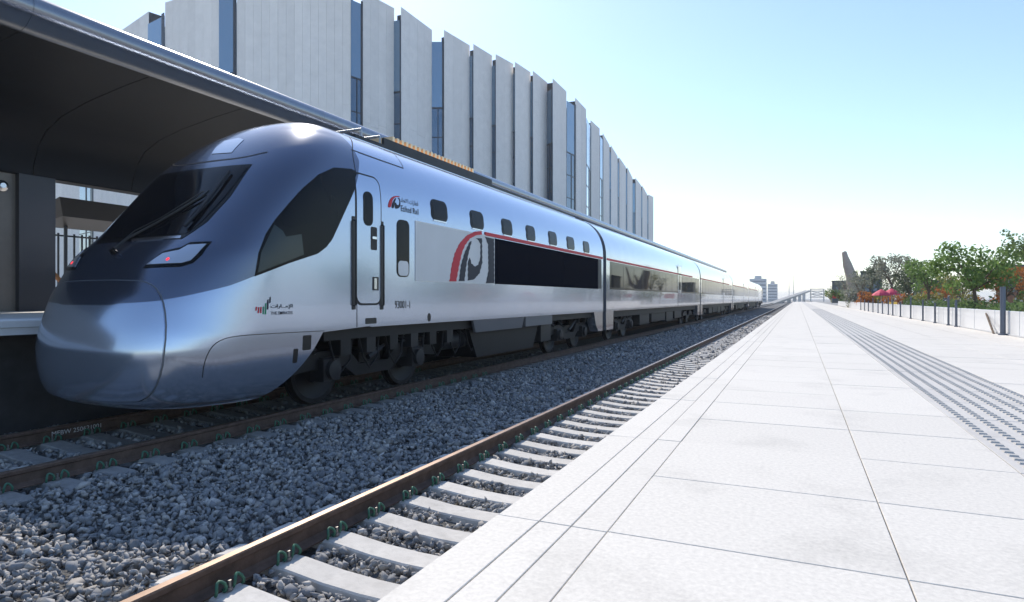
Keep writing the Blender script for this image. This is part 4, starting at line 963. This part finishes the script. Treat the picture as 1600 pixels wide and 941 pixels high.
for k, (px, dist, hh, leaf) in enumerate(((1585,17,.85,'leaf_olive'),(1545,19,.8,'leaf_rust'),(1512,21,.9,'leaf_olive'),(1484,24,.85,'leaf'),(1455,27,.95,'leaf_olive'),(1432,31,.9,'leaf'),(1410,38,1.,'leaf_rust'),(1385,46,1.1,'leaf_olive'),(1366,47,1.1,'leaf'),(1350,46,1.2,'leaf_rust'),(1334,52,1.3,'leaf_grey'),(1318,74,1.6,'leaf'),(1306,125,2.0,'leaf_olive'))):
    x, y = plan(px, dist); r_ = 17*dist/F
    e = empty('shrub', (x, y, ZP-.03), ['olive', 'rusty', 'second olive', 'green', 'third olive', 'second green', 'second rusty', 'fourth olive', 'third green', 'third rusty', 'grey', 'fourth green', 'fifth olive'][k] + ' shrub in the low row behind the hedge, counted from the right edge', 'shrub', 'shrubs behind the hedge')
    bl = [(x+random.gauss(0,.5)*r_, y+random.gauss(0,.5)*r_, ZP+hh*random.uniform(.2,.95), r_*random.uniform(.35,.6)) for _ in range(9)]
    foliage('foliage', bl, 900, r_*.10, M[leaf], e); mb = MB(); mb.tube([(x,y,ZP-.03),(x+.03,y,ZP+hh*.6)], [.04,.02], 6); mb.build('stem', M['bark'], e, world=True)
    if k % 2 == 0: foliage('blossom', bl, 50, r_*.11, M['petal'], e, .8)
hut(1300, 1330, 115, 440, M['darkwall'], 'dark slate flat building at the left end of the planting')
hut(1345, 1378, 60, 426, M['darkwall'], 'dark slate building behind the middle trees')
hut(1556, 1640, 34, 418, M['brownwall'], 'brown brick building behind the rust leaved tree', 8)
hut(1430, 1500, 60, 440, M['darkwall'], 'low dark building behind the bright green trees', 6)

# far end: towers, lattice gantry, rising viaduct, masts
def tower(p0, p1, dist, yt, label):
    x0, y0 = plan(p0, dist); x1, y1 = plan(p1, dist); z1 = ztop(yt, dist); d = Vector((x0+x1, y0+y1, 0)).normalized()*(abs(x1-x0)*.8)
    e = empty('tower_block', ((x0+x1)/2, (y0+y1)/2, -.6), label, 'tower block', 'far tower blocks'); mb = MB()
    mb.prism([(x0,y0),(x1,y1),(x1+d.x,y1+d.y),(x0+d.x,y0+d.y)], 'z', -.6, z1); mb.build('wall', M['far'], e, world=True)
    a, b = Vector((x0,y0,0)), Vector((x1,y1,0)); n_ = -d.normalized()*.15
    for k in range(6):
        za = -.6 + (z1+.6)*(k+.45)/6.4; mb = MB(); p, q = a.lerp(b,.06), a.lerp(b,.94)
        mb.prism([(p.x+n_.x,p.y+n_.y),(q.x+n_.x,q.y+n_.y),(q.x-n_.x,q.y-n_.y),(p.x-n_.x,p.y-n_.y)], 'z', za, za+(z1+.6)*.06); mb.build('window_strip', M['farwin'], e, world=True)
    c = (a+b)*.5 + d*.5; mb = MB(); mb.box(c.x-abs(x1-x0)*.2, c.x+abs(x1-x0)*.2, c.y-3, c.y+3, z1, z1+2); mb.build('plant_room', M['far'], e, world=True)
tower(1171, 1198, 420, 435.5, 'left and taller of the two pale far tower blocks'); tower(1199.5, 1215, 480, 443.5, 'right and lower of the two pale far tower blocks')
vd = empty('rail_viaduct', (*plan(1215, 260), -.6), 'thin far viaduct deck rising to the right at the end of the tracks', 'viaduct')
P0, P1 = Vector((*plan(1196, 250), ztop(480, 250))), Vector((*plan(1262, 420), ztop(456, 420)))
mb = MB(); t = (P1-P0).normalized(); sd_ = Vector((t.y, -t.x, 0))*1.6
mb.add([P0-sd_, P0+sd_, P1+sd_, P1-sd_, P0-sd_+Vector((0,0,.9)), P0+sd_+Vector((0,0,.9)), P1+sd_+Vector((0,0,.9)), P1-sd_+Vector((0,0,.9))], [(0,1,2,3),(4,5,6,7),(0,1,5,4),(1,2,6,5),(2,3,7,6),(3,0,4,7)]); mb.build('deck', M['platface'], vd, world=True)
for k in range(1, 7):
    p = P0.lerp(P1, k/7); mb = MB(); mb.box(p.x-.9, p.x+.9, p.y-.9, p.y+.9, -.6, p.z+.05); mb.build('column', M['far'], vd, world=True)
gx, gy = plan(1277, 170); e = empty('lattice_gantry', (gx, gy, ZP-.03), 'open steel lattice gantry at the far end of the platform', 'gantry')
h_ = ztop(452, 170)
for dx in (-1.6, 1.6):
    mb = MB(); mb.tube([(gx+dx,gy,ZP-.03),(gx+dx,gy,h_)], .14, 5); mb.build('leg', M['steel'], e, world=True)
for f in (.35, .6, .85, 1.): mb = MB(); mb.tube([(gx-1.8,gy,ZP+(h_-ZP)*f),(gx+1.8,gy,ZP+(h_-ZP)*f)], .09, 5); mb.build('crossbar', M['steel'], e, world=True)
for a, b_ in ((.35,.6),(.6,.35),(.6,.85),(.85,.6)): mb = MB(); mb.tube([(gx-1.6,gy,ZP+(h_-ZP)*a),(gx+1.6,gy,ZP+(h_-ZP)*b_)], .06, 5); mb.build('brace', M['steel'], e, world=True)
for px, dist, yt, lab in ((1240, 600, 428, 'thin tall far mast, right one of the pair'), (1233, 640, 438, 'thin tall far mast, left one of the pair')):
    x, y = plan(px, dist); mb = MB(); mb.tube([(x,y,-.6),(x,y,ztop(yt, dist))], [.5,.15], 5); tag(mb.build('mast', M['steel']), lab, 'mast', 'far masts')

# the air: thin pale haze over the whole place
mb = MB(); mb.box(-3010, 3010, -410, 5010, -1.7, 42); hz = mb.build('haze', None)
hm = bpy.data.materials.new('haze air'); hm.use_nodes = True; hn = hm.node_tree; hn.nodes.remove(hn.nodes['Principled BSDF'])
pv = hn.nodes.new('ShaderNodeVolumePrincipled'); pv.inputs['Color'].default_value = (.93, .96, 1, 1); pv.inputs['Density'].default_value = .00045; pv.inputs['Anisotropy'].default_value = .3
hn.links.new(pv.outputs[0], hn.nodes['Material Output'].inputs['Volume']); hz.data.materials.clear(); hz.data.materials.append(hm); tag(hz, kind='stuff')
